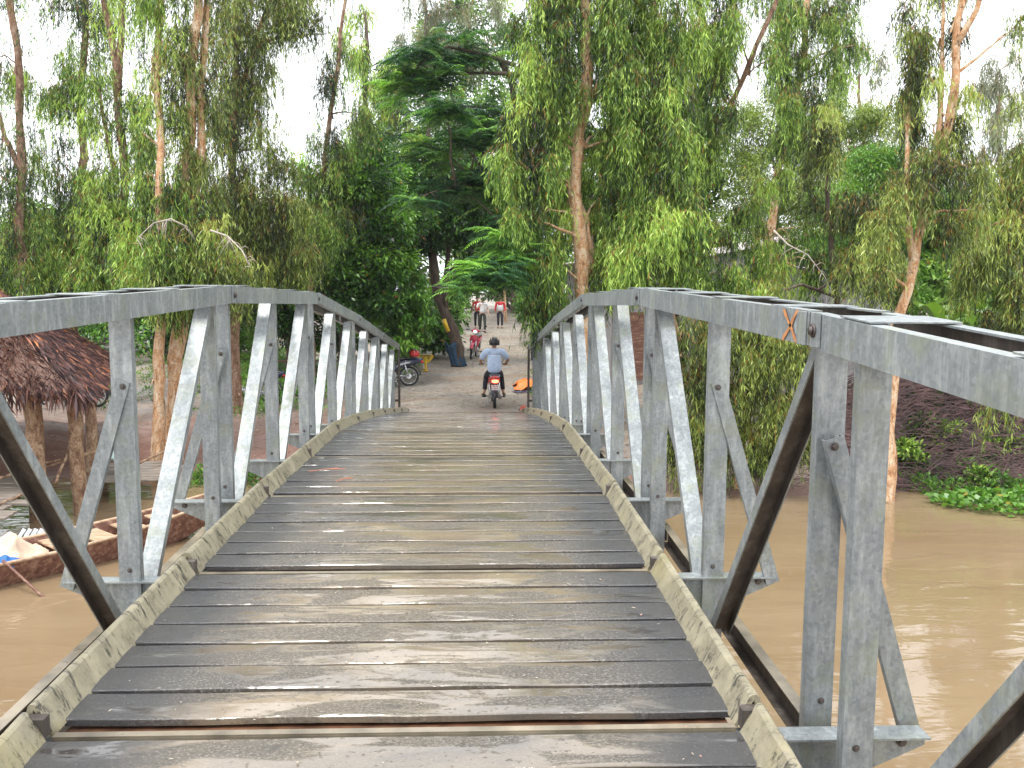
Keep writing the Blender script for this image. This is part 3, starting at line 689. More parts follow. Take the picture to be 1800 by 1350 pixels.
tree('paperbark_tree', 'olive-leaved tree with broad drooping masses left of the sky gap', 'tree', W, L_OLIVE, PAPERD,
     [([(418, 690, 21), (415, 540, 21), (410, 420, 21), (405, 300, 21), (412, 160, 21), (420, 40, 21), (425, -90, 21)], .14, .07), ([(412, 200, 21), (450, 60, 21.3), (500, -60, 21.5)], .08, .04)],
     [(400, 40, 44, 60, 21, 76), (450, 30, 50, 50, 21, 76), (500, 10, 44, 40, 21, 56), (540, 20, 34, 36, 21, 34), (400, 140, 36, 50, 21, 54), (450, 130, 50, 45, 21, 66), (440, 200, 52, 45, 21, 66), (400, 240, 30, 36, 21, 26), (480, 260, 46, 40, 21, 56), (400, 340, 30, 40, 21, 26), (450, 330, 54, 46, 21, 74), (500, 350, 40, 40, 21, 44), (450, 420, 60, 50, 21, 90), (500, 440, 50, 44, 21, 60), (400, 500, 60, 30, 21, 50), (460, -70, 120, 40, 21, 120), (570, 60, 24, 30, 21, 16)], 0, group=G_L, seed=7, dens=.62)
tree('paperbark_tree', 'thin dark tree right of the olive-leaved one, crown trailing over the bushes', 'tree', W, L_WEEP, PAPERD,
     [([(545, 640, 25), (550, 450, 25), (560, 330, 25), (580, 200, 25), (600, 90, 25), (610, 10, 25), (612, -60, 25)], .14, .05)],
     [(600, 130, 36, 46, 25, 44), (630, 200, 40, 46, 25, 54), (580, 260, 40, 46, 25, 50), (560, 340, 44, 50, 25, 64), (620, 310, 44, 44, 25, 54), (600, 60, 22, 36, 25, 18), (530, 410, 44, 50, 25, 56), (590, 400, 44, 40, 24, 44)], -.12, group=G_L, seed=8, dens=.62)
tree('tall_tree', 'light green loose tree rising beside the sky gap at the top centre', 'tree', 'weepfar', L_WEEP, DARKB,
     [([(660, 600, 30), (655, 400, 30), (650, 250, 30), (645, 120, 30), (640, 20, 30)], .2, .06)],
     [(630, 60, 34, 46, 30, 34), (660, 120, 40, 44, 30, 40), (690, 200, 44, 50, 30, 50), (650, 220, 44, 50, 30, 46), (640, 300, 44, 44, 30, 44), (690, 110, 30, 34, 30, 22), (700, 290, 40, 40, 30, 34)], .16, seed=9)
tree('tall_tree', 'haze-paled grey tree farthest back in the middle, top lost in the white sky', 'tree', 'weepfar', L_HAZED, DARKB,
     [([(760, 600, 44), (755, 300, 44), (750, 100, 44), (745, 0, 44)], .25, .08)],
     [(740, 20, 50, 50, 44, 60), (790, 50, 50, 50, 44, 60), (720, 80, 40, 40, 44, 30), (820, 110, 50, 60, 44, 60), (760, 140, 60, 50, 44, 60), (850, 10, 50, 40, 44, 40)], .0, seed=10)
# --- dark broadleaved masses round the far end of the bridge
tree('jackfruit_tree', 'dark leaning fruit tree with a blue cloth tied round its foot', 'tree', 'broad', L_DARK, DARKB,
     [([(806, 612, 29), (795, 575, 29), (775, 520, 29), (762, 470, 29), (752, 420, 29), (745, 380, 29)], .26, .14), ([(782, 540, 29), (785, 480, 29), (790, 430, 29), (800, 380, 29)], .13, .08)],
     [(740, 400, 60, 44, 29, 130), (800, 380, 60, 50, 29, 130), (850, 400, 44, 44, 29, 80), (720, 340, 60, 50, 29, 120), (780, 310, 70, 50, 29, 130), (850, 330, 50, 50, 29, 90), (860, 460, 40, 40, 30, 60), (830, 470, 40, 30, 30, 40), (700, 440, 30, 40, 29, 40)], -.16, .12, seed=12, scale=(.9, 1.5))
tree('broadleaf_tree', 'glossy dark broadleaf tree directly behind the arch of the left handrail', 'tree', 'broad', L_DARK, DARKB,
     [([(600, 640, 26), (602, 540, 26), (610, 460, 26), (618, 400, 26)], .16, .08)],
     [(600, 400, 60, 44, 26, 130), (660, 390, 50, 44, 26, 110), (640, 340, 60, 40, 26, 120), (560, 450, 60, 44, 26, 130), (630, 460, 60, 44, 26, 130), (690, 440, 44, 44, 26, 90), (580, 520, 60, 44, 26, 100), (640, 530, 60, 40, 26, 100), (700, 380, 40, 44, 27, 80), (660, 280, 50, 40, 27, 80)], .02, .16, seed=13, scale=(.9, 1.4))
tree('mango_bush', 'fresh green long-leaved bush between the left handrail end and the leaning trunk', 'bush', 'rosette', L_MANGO, DARKB,
     [([(700, 628, 26.5), (702, 560, 26.5), (706, 500, 26.5)], .06, .03)],
     [(700, 490, 34, 24, 26.3, 40), (720, 530, 32, 26, 26, 46), (690, 560, 34, 24, 26, 42), (730, 575, 30, 22, 26, 36), (680, 600, 30, 18, 26, 26), (715, 605, 30, 15, 25.8, 22), (665, 530, 26, 24, 26, 24)], .05, .12, seed=14, clump=4)
tree('broadleaf_tree', 'shaded dark tree low behind the left handrail, left of the glossy one', 'tree', 'broad', L_DARK, DARKB,
     [([(508, 620, 27), (510, 520, 27), (512, 460, 27)], .15, .08)],
     [(510, 450, 60, 44, 27, 110), (480, 500, 60, 40, 27, 100), (540, 500, 60, 44, 27, 100), (450, 520, 50, 40, 28, 70), (510, 560, 50, 34, 27, 60), (390, 540, 60, 40, 29, 90), (330, 560, 60, 50, 29, 90), (570, 580, 40, 30, 27, 40)], -.2, .14, seed=15, scale=(.9, 1.5))
tree('broadleaf_tree', 'deep green tree closing the end of the path behind the walkers', 'tree', 'broadbig', L_DARK, DARKB,
     [([(905, 560, 60), (903, 480, 60), (900, 400, 60)], .3, .2)],
     [(850, 460, 60, 40, 62, 70), (900, 450, 60, 50, 62, 90), (950, 460, 60, 50, 62, 80), (900, 370, 80, 50, 62, 110), (880, 510, 50, 14, 64, 24), (960, 520, 30, 14, 58, 16), (820, 520, 30, 30, 56, 26), (800, 400, 60, 60, 60, 80), (930, 290, 80, 60, 62, 90)], -.2, .12, seed=16)
tree('broadleaf_bush', 'round leafy bush at the right side of the path before the barrel', 'bush', 'broad', L_DARK, DARKB,
     [([(945, 560, 37), (946, 530, 37)], .06, .04)],
     [(935, 535, 20, 22, 37, 46), (955, 520, 26, 24, 37, 50), (970, 480, 30, 30, 37, 50), (940, 500, 24, 24, 38, 40)], .18, .12, seed=17, scale=(.9, 1.4))
# --- feathery tree reaching over the path
tree('flame_tree', 'feathery-leaved tree spreading dark layered boughs over the path', 'tree', 'feather', L_FERN, DARKB,
     [([(985, 600, 26), (960, 480, 25), (930, 350, 23), (915, 250, 22), (900, 140, 21), (880, 90, 21)], .2, .08),
      ([(905, 115, 21), (850, 95, 20.6), (790, 82, 20.2), (740, 110, 20), (715, 150, 20)], .06, .02), ([(908, 130, 21), (850, 128, 20.5), (790, 130, 20.2), (730, 150, 20)], .055, .02),
      ([(912, 230, 22), (860, 190, 20.5), (800, 185, 20)], .05, .02), ([(915, 260, 22), (850, 300, 20.5), (800, 330, 19)], .05, .015)],
     [(760, 95, 60, 24, 20.2, 50), (840, 85, 50, 34, 20.5, 50), (720, 140, 36, 40, 20, 40), (800, 140, 60, 26, 20.2, 34), (740, 200, 60, 40, 21, 40), (790, 200, 50, 18, 18.5, 54), (840, 240, 50, 30, 19.5, 80), (770, 260, 50, 30, 20, 60), (870, 200, 40, 30, 20, 50), (740, 350, 44, 16, 18.5, 30), (820, 320, 50, 24, 19, 60), (880, 330, 34, 40, 19.5, 60), (890, 420, 30, 40, 18.5, 60)], -.12, .22, seed=18, dens=.5, clump=4, scale=(.7, 1.25), limbs=.8)
tree('flame_tree', 'low feathery bough of bright green fronds hanging over the red motorbike', 'tree', 'feather', L_FERN, DARKB,
     [([(985, 590, 22), (970, 520, 21), (935, 470, 19), (900, 455, 18), (860, 470, 17), (825, 490, 16.6)], .07, .02), ([(930, 472, 19), (900, 430, 18), (880, 400, 17.6)], .04, .015)],
     [(850, 478, 44, 16, 16.8, 42), (885, 462, 36, 20, 17.2, 42), (830, 505, 22, 12, 16.5, 14), (875, 500, 34, 12, 16.8, 20), (905, 430, 30, 26, 17.5, 36), (920, 480, 24, 22, 17.8, 26)], .22, .22, seed=19, clump=4, dens=.8, scale=(.65, 1.0), limbs=.5)
def dead_branch(pts, label, seed):
    r_ = random.Random(seed); P3 = [P(*q) for q in pts]; b = P3[0]; t = empty('dead_branch', b, 0, label, 'branch', 'pale dead branches in the crowns'); mb = MB(); N = len(P3)
    mb.tube([p - b for p in P3], [.020 * (1 - .7 * i / (N - 1)) for i in range(N)], 6)
    for i in range(1, N):
        for _ in range(5):
            a = P3[i - 1].lerp(P3[i], r_.random()) - b; d = Vector((r_.uniform(-.5, .5), r_.uniform(-.4, .4), r_.uniform(-.9, .1))) * .5; mb.tube([a, a + d * .5 + Vector((0, 0, .05)), a + d], [.008, .006, .003], 4)
    mb.build('twigs', DEADW, t, True)
DEADW = plain('pale_dead_wood', (.42, .37, .31), .8, 0, .3, 8)
dead_branch([(330, 400, 16.8), (300, 385, 16.6), (270, 392, 16.4), (240, 420, 16.2)], 'pale dead branch arching left from the twin paperbarks', 1)
dead_branch([(370, 405, 16.8), (400, 415, 16.6), (425, 440, 16.4), (440, 470, 16.2)], 'pale dead branch arching right over the left handrail crest', 2)
dead_branch([(1360, 405, 16.6), (1385, 430, 16.4), (1420, 448, 16.2), (1445, 480, 16.0)], 'pale dead branch drooping in front of the tin sheds', 3)
# --- right bank
tree('paperbark_tree', 'big orange-barked paperbark rising behind the crest of the right handrail', 'tree', W, L_WEEP, PAPER,
     [([(1022, 640, 18), (1024, 560, 18), (1022, 500, 18), (1020, 420, 18), (1014, 340, 18), (1024, 270, 18), (1030, 160, 18), (1030, 40, 18), (1025, -90, 18)], .21, .10), ([(1035, 640, 18.2), (1042, 540, 18.2), (1040, 460, 18.2), (1034, 380, 18.1)], .07, .05), ([(1026, 260, 18), (990, 150, 18), (960, 40, 18), (950, -80, 18)], .08, .04), ([(1028, 200, 18), (1080, 80, 18), (1110, -60, 18)], .08, .04)],
     [(950, 30, 50, 50, 18, 80), (985, 90, 40, 50, 17.6, 66), (1020, 90, 50, 50, 18.8, 50), (1080, 40, 40, 50, 17.6, 66), (940, 130, 44, 46, 17.8, 60), (968, 210, 28, 40, 17.8, 44), (920, 215, 36, 36, 17.6, 40), (910, 290, 36, 32, 17.4, 44), (955, 290, 34, 34, 17.6, 44), (1085, 150, 44, 50, 17.6, 66), (1100, 240, 40, 50, 18.3, 56), (945, 370, 34, 40, 17.6, 44), (1020, 175, 20, 16, 17.4, 6), (1040, 235, 60, 50, 19.4, 50), (1000, 330, 50, 60, 19.6, 60), (1040, 400, 50, 60, 19.8, 60), (905, 385, 24, 18, 17.2, 14), (950, 450, 36, 40, 17.4, 44), (965, 520, 34, 36, 17.4, 36), (1090, 330, 36, 44, 18.4, 40), (1110, 410, 40, 40, 18.2, 50), (1080, 480, 60, 32, 18.2, 60), (1000, -70, 110, 40, 18, 110)], .05, group=G_R, seed=20, dens=.95)
tree('paperbark_tree', 'paperbark with thick light-green hanging foliage right of the orange trunk', 'tree', W, L_WEEP, PAPER,
     [([(1190, 700, 19), (1180, 560, 19), (1172, 440, 19), (1160, 330, 19), (1145, 240, 19), (1140, 120, 19), (1150, -10, 19), (1155, -90, 19)], .18, .09)],
     [(1130, 60, 50, 60, 18, 90), (1180, 50, 50, 50, 18, 80), (1130, 150, 50, 50, 17.6, 76), (1180, 150, 50, 50, 17.8, 76), (1120, 240, 50, 46, 17.6, 66), (1190, 240, 46, 50, 17.6, 66), (1150, 330, 50, 40, 17.6, 60), (1160, 390, 60, 30, 17.2, 60), (1210, 380, 46, 36, 17.4, 46), (1140, 450, 70, 40, 17.4, 80), (1200, 460, 50, 40, 17.2, 60), (1150, -70, 100, 40, 18, 90)], .10, group=G_R, seed=21, dens=.95)
tree('paperbark_tree', 'paperbark with a long bare limb slanting up to the right', 'tree', W, L_WEEP, PAPERD,
     [([(1235, 720, 20), (1236, 560, 20), (1232, 400, 20), (1225, 300, 20), (1235, 200, 20), (1240, 100, 20), (1222, 0, 20), (1218, -90, 20)], .17, .08), ([(1234, 285, 20), (1262, 225, 19.7), (1300, 150, 19.4), (1325, 80, 19.2), (1362, 5, 19), (1385, -70, 19)], .08, .05)],
     [(1230, 40, 44, 44, 19.5, 60), (1240, 130, 36, 40, 19.4, 44), (1270, 90, 36, 46, 19.2, 44), (1300, 60, 36, 46, 19, 40), (1345, 110, 22, 46, 19, 20), (1290, 190, 26, 20, 19, 14), (1230, 230, 40, 36, 19.4, 44), (1225, 320, 40, 44, 19.4, 44), (1260, 420, 50, 40, 19, 36), (1280, 490, 50, 30, 17.5, 40), (1320, 520, 50, 30, 17, 40), (1270, -60, 90, 40, 19.4, 80)], .03, group=G_R, seed=22, dens=.80)
tree('paperbark_tree', 'paperbark with pale bark patches in the middle of the right bank', 'tree', W, L_WEEP, PAPER,
     [([(1345, 720, 22), (1350, 560, 22), (1358, 420, 22), (1362, 340, 22), (1372, 280, 22), (1392, 180, 22), (1412, 80, 22), (1425, -60, 22)], .17, .08), ([(1378, 260, 22), (1382, 140, 22), (1375, 20, 22)], .07, .05)],
     [(1400, 30, 50, 44, 21.5, 64), (1450, 40, 50, 44, 21.5, 64), (1410, 110, 50, 36, 21.2, 56), (1470, 110, 46, 34, 21.2, 44), (1380, 180, 34, 34, 21, 36), (1440, 190, 44, 44, 21.2, 50), (1400, 240, 34, 30, 21, 34), (1370, 290, 30, 26, 21, 20), (1500, 80, 30, 34, 21, 18), (1330, 360, 46, 34, 20.5, 40), (1380, 400, 40, 30, 20.5, 34), (1340, 450, 50, 34, 19, 44), (1400, 470, 40, 30, 19, 36), (1430, -50, 110, 40, 21.5, 80)], .04, group=G_R, seed=23, dens=.80)
tree('paperbark_tree', 'slim dark bent tree with brown trunk behind the orange cross', 'tree', W, L_OLIVE, DARKB,
     [([(1480, 640, 19), (1472, 530, 19), (1460, 470, 19), (1452, 380, 19), (1458, 290, 19), (1465, 200, 19)], .10, .05), ([(1462, 490, 19), (1500, 420, 18.6), (1535, 370, 18.4), (1560, 340, 18.3)], .05, .03), ([(1466, 520, 19), (1410, 500, 17.8), (1370, 512, 17)], .05, .03)],
     [(1460, 210, 40, 34, 19, 40), (1455, 270, 36, 34, 19, 36), (1440, 330, 30, 30, 19, 22), (1480, 370, 34, 30, 19, 22), (1530, 350, 30, 34, 18.4, 28), (1545, 420, 34, 40, 18.2, 40), (1500, 470, 44, 30, 18, 36), (1560, 480, 34, 40, 18, 36)], .0, group=G_R, seed=24, dens=.80)
tree('paperbark_tree', 'pale peeling paperbark rooted in the water at the right, forked high up', 'tree', W, L_OLIVE, PAPER,
     [([(1556, 896, 14.6), (1562, 800, 14.6), (1578, 680, 14.6), (1582, 560, 14.6), (1606, 460, 14.6), (1618, 380, 14.6), (1632, 300, 14.6), (1646, 200, 14.6), (1662, 110, 14.6), (1668, 20, 14.7)], .165, .03),
      ([(1625, 350, 14.6), (1665, 230, 14.5), (1680, 130, 14.5), (1682, 40, 14.5), (1700, -30, 14.5), (1710, -100, 14.5)], .10, .06), ([(1682, 80, 14.5), (1715, 20, 14.4), (1738, -60, 14.4)], .06, .04), ([(1604, 460, 14.6), (1592, 350, 14.6), (1602, 200, 14.8), (1604, 60, 15)], .07, .03)],
     [(1610, 40, 34, 40, 14.8, 26), (1600, 110, 34, 34, 14.8, 26), (1600, 150, 20, 24, 14.8, 8), (1590, 210, 34, 44, 15, 24), (1650, 210, 44, 30, 14.6, 20), (1640, 290, 50, 34, 14.4, 36), (1700, 290, 44, 34, 14.4, 28), (1580, 320, 34, 40, 14.6, 26), (1560, 400, 34, 34, 14.4, 24), (1545, 460, 30, 36, 14.3, 22), (1650, 380, 36, 34, 14.4, 20), (1720, 370, 44, 34, 14.4, 22), (1680, 30, 30, 30, 14.6, 10), (1765, 60, 24, 30, 14.4, 6), (1625, 345, 24, 20, 14.2, 6), (1660, 235, 28, 26, 14.2, 10), (1640, 120, 30, 34, 14.3, 12), (1690, 150, 26, 30, 14.3, 8), (1640, -60, 110, 40, 14.7, 44)], .04, group=G_R, seed=25, dens=.80, scale=(.7, 1.05))
tree('paperbark_tree', 'curtain of drooping branches seen through the posts of the right handrail', 'tree', W, L_OLIVE, PAPER,
     [([(1296, 900, 15.4), (1300, 800, 15.4), (1310, 700, 15.2), (1330, 600, 15), (1345, 540, 15)], .12, .06), ([(1310, 720, 15.2), (1250, 640, 15), (1200, 580, 15)], .05, .03)],
     [(1230, 590, 50, 26, 14.8, 32), (1290, 610, 44, 34, 14.8, 34), (1350, 600, 44, 40, 14.6, 40), (1400, 620, 40, 40, 14.6, 36), (1370, 690, 40, 40, 14.6, 34), (1200, 660, 34, 44, 15, 30), (1210, 750, 34, 44, 15, 30), (1300, 700, 44, 36, 15, 34), (1420, 720, 30, 50, 14.8, 30), (1220, 850, 30, 34, 15, 22), (1390, 780, 34, 34, 14.8, 20), (1270, 780, 30, 34, 15, 22), (1160, 620, 30, 30, 15.5, 20), (1280, 885, 26, 24, 14.8, 22), (1240, 700, 36, 50, 14.8, 36), (1340, 760, 36, 40, 14.9, 30), (1190, 820, 26, 50, 15.2, 26), (1430, 640, 30, 40, 14.4, 26), (1250, 930, 20, 18, 14.6, 12), (1310, 560, 50, 24, 15, 30)], .0, group=G_R, seed=26, dens=1.1, scale=(.7, 1.1), tv=.2)
tree('paperbark_tree', 'low drooping tree at the right edge above the brushwood', 'tree', W, L_OLIVE, PAPERD,
     [([(1790, 700, 17), (1795, 560, 17), (1800, 440, 17), (1815, 300, 17), (1825, 150, 17)], .13, .07), ([(1800, 400, 17), (1770, 385, 16.6), (1735, 400, 16.2)], .04, .02)],
     [(1790, 260, 44, 44, 17, 36), (1750, 320, 44, 40, 16.6, 34), (1800, 360, 40, 50, 16.4, 36), (1760, 420, 44, 40, 16.2, 36), (1710, 440, 36, 30, 16.5, 24), (1790, 480, 44, 44, 16.2, 40), (1700, 500, 34, 30, 16.5, 20), (1770, 560, 40, 40, 16, 34), (1745, 690, 14, 24, 14.6, 8), (1820, 200, 60, 60, 17, 50)], .04, group=G_R, seed=27, dens=.80)
# --- background of the right side
tree('lime_bush_tree', 'bright lime-green bushy tree glowing behind the right bank trunks', 'tree', 'fine', L_LIME, DARKB,
     [([(1360, 640, 34), (1362, 500, 34), (1365, 380, 34)], .2, .1)],
     [(1290, 250, 60, 50, 34, 90), (1350, 210, 60, 50, 34, 90), (1420, 230, 60, 60, 34, 100), (1490, 210, 60, 40, 34, 90), (1540, 240, 40, 44, 34, 50), (1330, 320, 80, 60, 34, 130), (1440, 330, 80, 60, 34, 130), (1520, 320, 60, 50, 34, 80), (1280, 400, 60, 44, 34, 70), (1400, 410, 80, 50, 34, 110), (1270, 480, 60, 40, 35, 60)], .0, .12, seed=28)
tree('lime_bush_tree', 'yellow-green fine-leaved tree between the bent dark tree and the forked paperbark', 'tree', 'fine', L_MANGO, DARKB,
     [([(1530, 620, 25), (1532, 520, 25), (1540, 420, 25)], .1, .06)],
     [(1560, 290, 50, 30, 25, 50), (1600, 320, 40, 30, 25, 40), (1480, 350, 40, 34, 25, 46), (1460, 420, 44, 44, 25, 60), (1540, 400, 50, 44, 25, 60), (1500, 480, 60, 44, 25, 70), (1420, 540, 50, 30, 26, 40), (1570, 520, 44, 44, 24, 50)], .1, .12, seed=29)
for i, (lb, bl, sd_) in enumerate([
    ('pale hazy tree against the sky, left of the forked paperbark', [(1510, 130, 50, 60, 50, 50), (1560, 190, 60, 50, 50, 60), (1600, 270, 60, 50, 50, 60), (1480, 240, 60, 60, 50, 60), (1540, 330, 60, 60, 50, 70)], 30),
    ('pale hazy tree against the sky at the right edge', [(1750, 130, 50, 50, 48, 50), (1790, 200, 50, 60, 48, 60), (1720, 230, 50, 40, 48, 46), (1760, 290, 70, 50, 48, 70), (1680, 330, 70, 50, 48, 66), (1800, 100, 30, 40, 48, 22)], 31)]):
    tree('tall_tree', lb, 'tree', 'weepfar', L_HAZED, PAPERD, [([(bl[0][0] + 20, 560, bl[0][4]), (bl[0][0] + 10, 300, bl[0][4]), (bl[0][0], 130, bl[0][4])], .22, .08)], bl, .05, group='pale trees far behind the right bank', seed=sd_, scale=(1, 1.5))
for lb, bl, sd_ in [
    ('mid green broad bush behind the banana plant', [(1650, 400, 50, 44, 26, 70), (1720, 430, 60, 44, 26, 80), (1790, 440, 60, 50, 26, 80), (1690, 500, 60, 44, 24, 80), (1780, 530, 50, 50, 22, 80), (1830, 360, 50, 60, 26, 60)], 40),
    ('leafy green thicket behind the metal shed', [(1180, 430, 80, 60, 38, 90), (1100, 380, 80, 70, 38, 90), (1000, 400, 80, 80, 38, 100), (1240, 350, 70, 60, 38, 80), (1050, 280, 90, 80, 38, 100), (1140, 250, 90, 80, 38, 100), (960, 300, 70, 80, 38, 80), (1220, 240, 60, 60, 38, 60), (980, 190, 80, 80, 38, 80)], 41),
    ('dark thicket behind the left grove at rail height', [(440, 500, 60, 40, 34, 50), (200, 400, 90, 30, 36, 40), (60, 400, 60, 30, 36, 30), (480, 400, 60, 50, 36, 50), (80, 470, 80, 40, 34, 60), (180, 480, 80, 50, 34, 70), (280, 470, 80, 50, 34, 70), (380, 440, 80, 50, 34, 70), (250, 540, 90, 40, 33, 70), (120, 560, 90, 50, 32, 70), (10, 560, 80, 60, 32, 60), (360, 590, 90, 30, 31, 60), (-60, 480, 80, 80, 34, 60)], 42),
    ('green thicket closing the left of the path', [(905, 515, 60, 12, 66, 40), (870, 528, 30, 8, 68, 20), (940, 505, 40, 16, 66, 30), (880, 60, 80, 60, 50, 90), (800, 60, 60, 50, 50, 60), (780, 130, 60, 50, 50, 70), (720, 160, 50, 50, 48, 50), (850, 270, 70, 60, 52, 70), (760, 370, 60, 60, 50, 60), (700, 250, 60, 60, 46, 50), (860, 180, 70, 60, 48, 60), (880, 420, 60, 60, 56, 50), (780, 480, 60, 40, 44, 50), (720, 420, 70, 60, 44, 60), (750, 560, 40, 26, 40, 30), (560, 320, 60, 60, 44, 20), (650, 380, 80, 60, 44, 60), (550, 420, 80, 60, 44, 50), (820, 250, 80, 60, 48, 60), (740, 280, 80, 60, 48, 60)], 43)]:
    x0, y0, d0 = bl[0][0], bl[0][1], bl[0][4]
    tree('thicket_tree', lb, 'tree', 'broadbig', L_MID, DARKB, [([(x0, 600, d0), (x0 + 5, y0 + 30, d0)], .12, .06)], bl, .02, .18, seed=sd_, limbs=.4)
for lb, bl, sd_ in [
    ('dark bushes closing the bank left of the leaning trunk', [(760, 600, 24, 22, 31, 60), (740, 560, 34, 34, 32, 60), (770, 530, 40, 34, 33, 50), (690, 600, 50, 34, 30, 60), (640, 590, 50, 40, 30, 60), (790, 560, 16, 24, 34, 20)], 60),
    ('dark bushes beyond the side road behind the thatched hut', [(60, 650, 60, 40, 29, 60), (160, 650, 60, 44, 29, 60), (260, 640, 60, 44, 29, 60), (350, 630, 60, 50, 30, 60), (430, 570, 60, 50, 31, 60), (-40, 640, 60, 60, 29, 50), (230, 590, 90, 40, 30, 70), (100, 590, 90, 40, 30, 70)], 61),
    ('leafy bushes along the right verge beyond the barrel', [(985, 560, 34, 40, 33, 60), (1020, 590, 40, 40, 30, 60), (960, 500, 30, 40, 42, 40), (1080, 600, 50, 50, 28, 60), (1160, 600, 60, 60, 27, 60), (1250, 620, 60, 60, 27, 60), (1340, 640, 60, 60, 26, 60)], 62)]:
    tree('leafy_bush', lb, 'bush', 'broad', L_DARK, DARKB, [([(bl[0][0], bl[0][1] + 20, bl[0][4]), (bl[0][0] + 4, bl[0][1] - 10, bl[0][4])], .06, .03)], bl, .08, .16, seed=sd_, limbs=.4, scale=(1.0, 1.7))
for k, (x0, y0, d0, sc_) in enumerate([(-60, 430, 62, 1.0), (60, 440, 66, .9), (190, 430, 64, 1.0), (320, 440, 68, 1.0), (440, 430, 60, 1.0), (560, 410, 62, 1.1), (1700, 400, 62, 1.0), (1830, 390, 60, 1.1), (1560, 400, 64, 1.0), (1200, 410, 70, 1.2)]):
    bl = [(x0, y0, 70 * sc_, 50, d0, 60), (x0 - 45, y0 + 50, 60, 40, d0 - 1, 40), (x0 + 50, y0 + 45, 60, 44, d0 + 1, 40), (x0 + 5, y0 - 50 * sc_, 44, 34, d0, 26), (x0, y0 + 85, 70, 26, d0 - 2, 30)]
    tree('distant_tree', 'hazy round tree in the far treeline, ' + ['outermost beyond the hut', 'just right of the left edge trunk', 'behind the forked trunk', 'behind the twin paperbarks', 'behind the olive-leaved tree', 'behind the glossy tree', 'behind the banana plants', 'beyond the right edge', 'left of the peeling trunk', 'behind the tin sheds'][k], 'tree', 'broadbig', L_MID, DARKB, [([(x0, 560, d0), (x0 + 4, y0 + 20, d0)], .2, .1)], bl, .10 + .1 * (k % 3), .16, group='distant treeline', seed=80 + k, limbs=.3, scale=(1.2, 2.2))
for k, (lb, bl) in enumerate([
    ('scruffy shrub spreading over the brushwood right of the peeling trunk', [(1640, 760, 40, 26, 16.6, 26), (1600, 800, 24, 26, 16.0, 18), (1660, 700, 60, 24, 18.5, 40)]),
    ('scruffy shrub at the right edge above the water hyacinth', [(1760, 790, 46, 28, 16.4, 30), (1800, 720, 40, 30, 18, 30), (1720, 850, 24, 18, 15.4, 12)]),
    ('leafy shrub at the waterline between the right handrail posts', [(1460, 830, 40, 30, 16.2, 26), (1400, 840, 36, 30, 16, 24), (1330, 830, 40, 34, 16.2, 26), (1520, 780, 30, 40, 17.5, 26)])]):
    tree('shrub', lb, 'bush', 'weed', L_WEEP, DARKB, [([(bl[0][0], bl[0][1] + 30, bl[0][4]), (bl[0][0] + 4, bl[0][1] - 5, bl[0][4])], .03, .015)], [(a, b, c, d, e, f * 4) for a, b, c, d, e, f in bl], -.05, .18, seed=120 + k, limbs=1.0, scale=(.8, 1.5), clump=5)
# --- banana plants
def banana(px, py, y, n, seed, label):
    b = P(px, py, y); gzz = gz(b.x, b.y); rs = random.Random(seed); t = empty('banana_plant', (b.x, b.y, gzz), 0, label, 'plant', 'banana plants on the right bank'); mb = MB()
    h = b.z - gzz; mb.tube([(0, 0, -.1), (.02, 0, h * .5), (0, .02, h)], [.11, .09, .05], 10); mb.build('stem', L_BANANA, t, True)
    for i in range(n):
        az = rs.uniform(0, 6.28); ln = rs.uniform(1.2, 1.8); el = rs.uniform(.5, 1.25); c, s = math.cos(az), math.sin(az); mb = MB(); N = 12; L_, M_, R_ = [], [], []
        for k in range(N + 1):
            u = k / N; r = ln * u * math.cos(el) * (1 + .2 * u); z = h + ln * (math.sin(el) * u - .75 * u * u * math.cos(el * .6)); wd = .24 * math.sin(min(1, u * 1.05 + .02) * math.pi) ** .6 if .12 < u < 1 else .015
            jag = 1 + .12 * rs.uniform(-1, 1); p = Vector((c * r, s * r, z)); q = Vector((-s, c, 0)) * wd * jag
            L_.append(p + q + Vector((0, 0, wd * .35))); M_.append(p); R_.append(p - q + Vector((0, 0, wd * .35)))
        vs = L_ + M_ + R_; m = N + 1; mb.add(vs, [(k, k + 1, m + k + 1, m + k) for k in range(N)] + [(m + k, m + k + 1, 2 * m + k + 1, 2 * m + k) for k in range(N)])
        o = mb.build('leaf', L_BANANA, t, True); a = o.data.attributes.new('tint', 'FLOAT', 'FACE'); a.data.foreach_set('value', np.full(len(o.data.polygons), rs.uniform(.2, .85), np.float32))
banana(1655, 590, 17.5, 7, 3, 'broad-leaved banana plant right behind the peeling paperbark trunk')
banana(1720, 560, 19, 6, 5, 'banana plant with arching leaves near the right edge of the photo')
banana(1800, 520, 20, 6, 8, 'banana plant half out of the frame at the right edge')
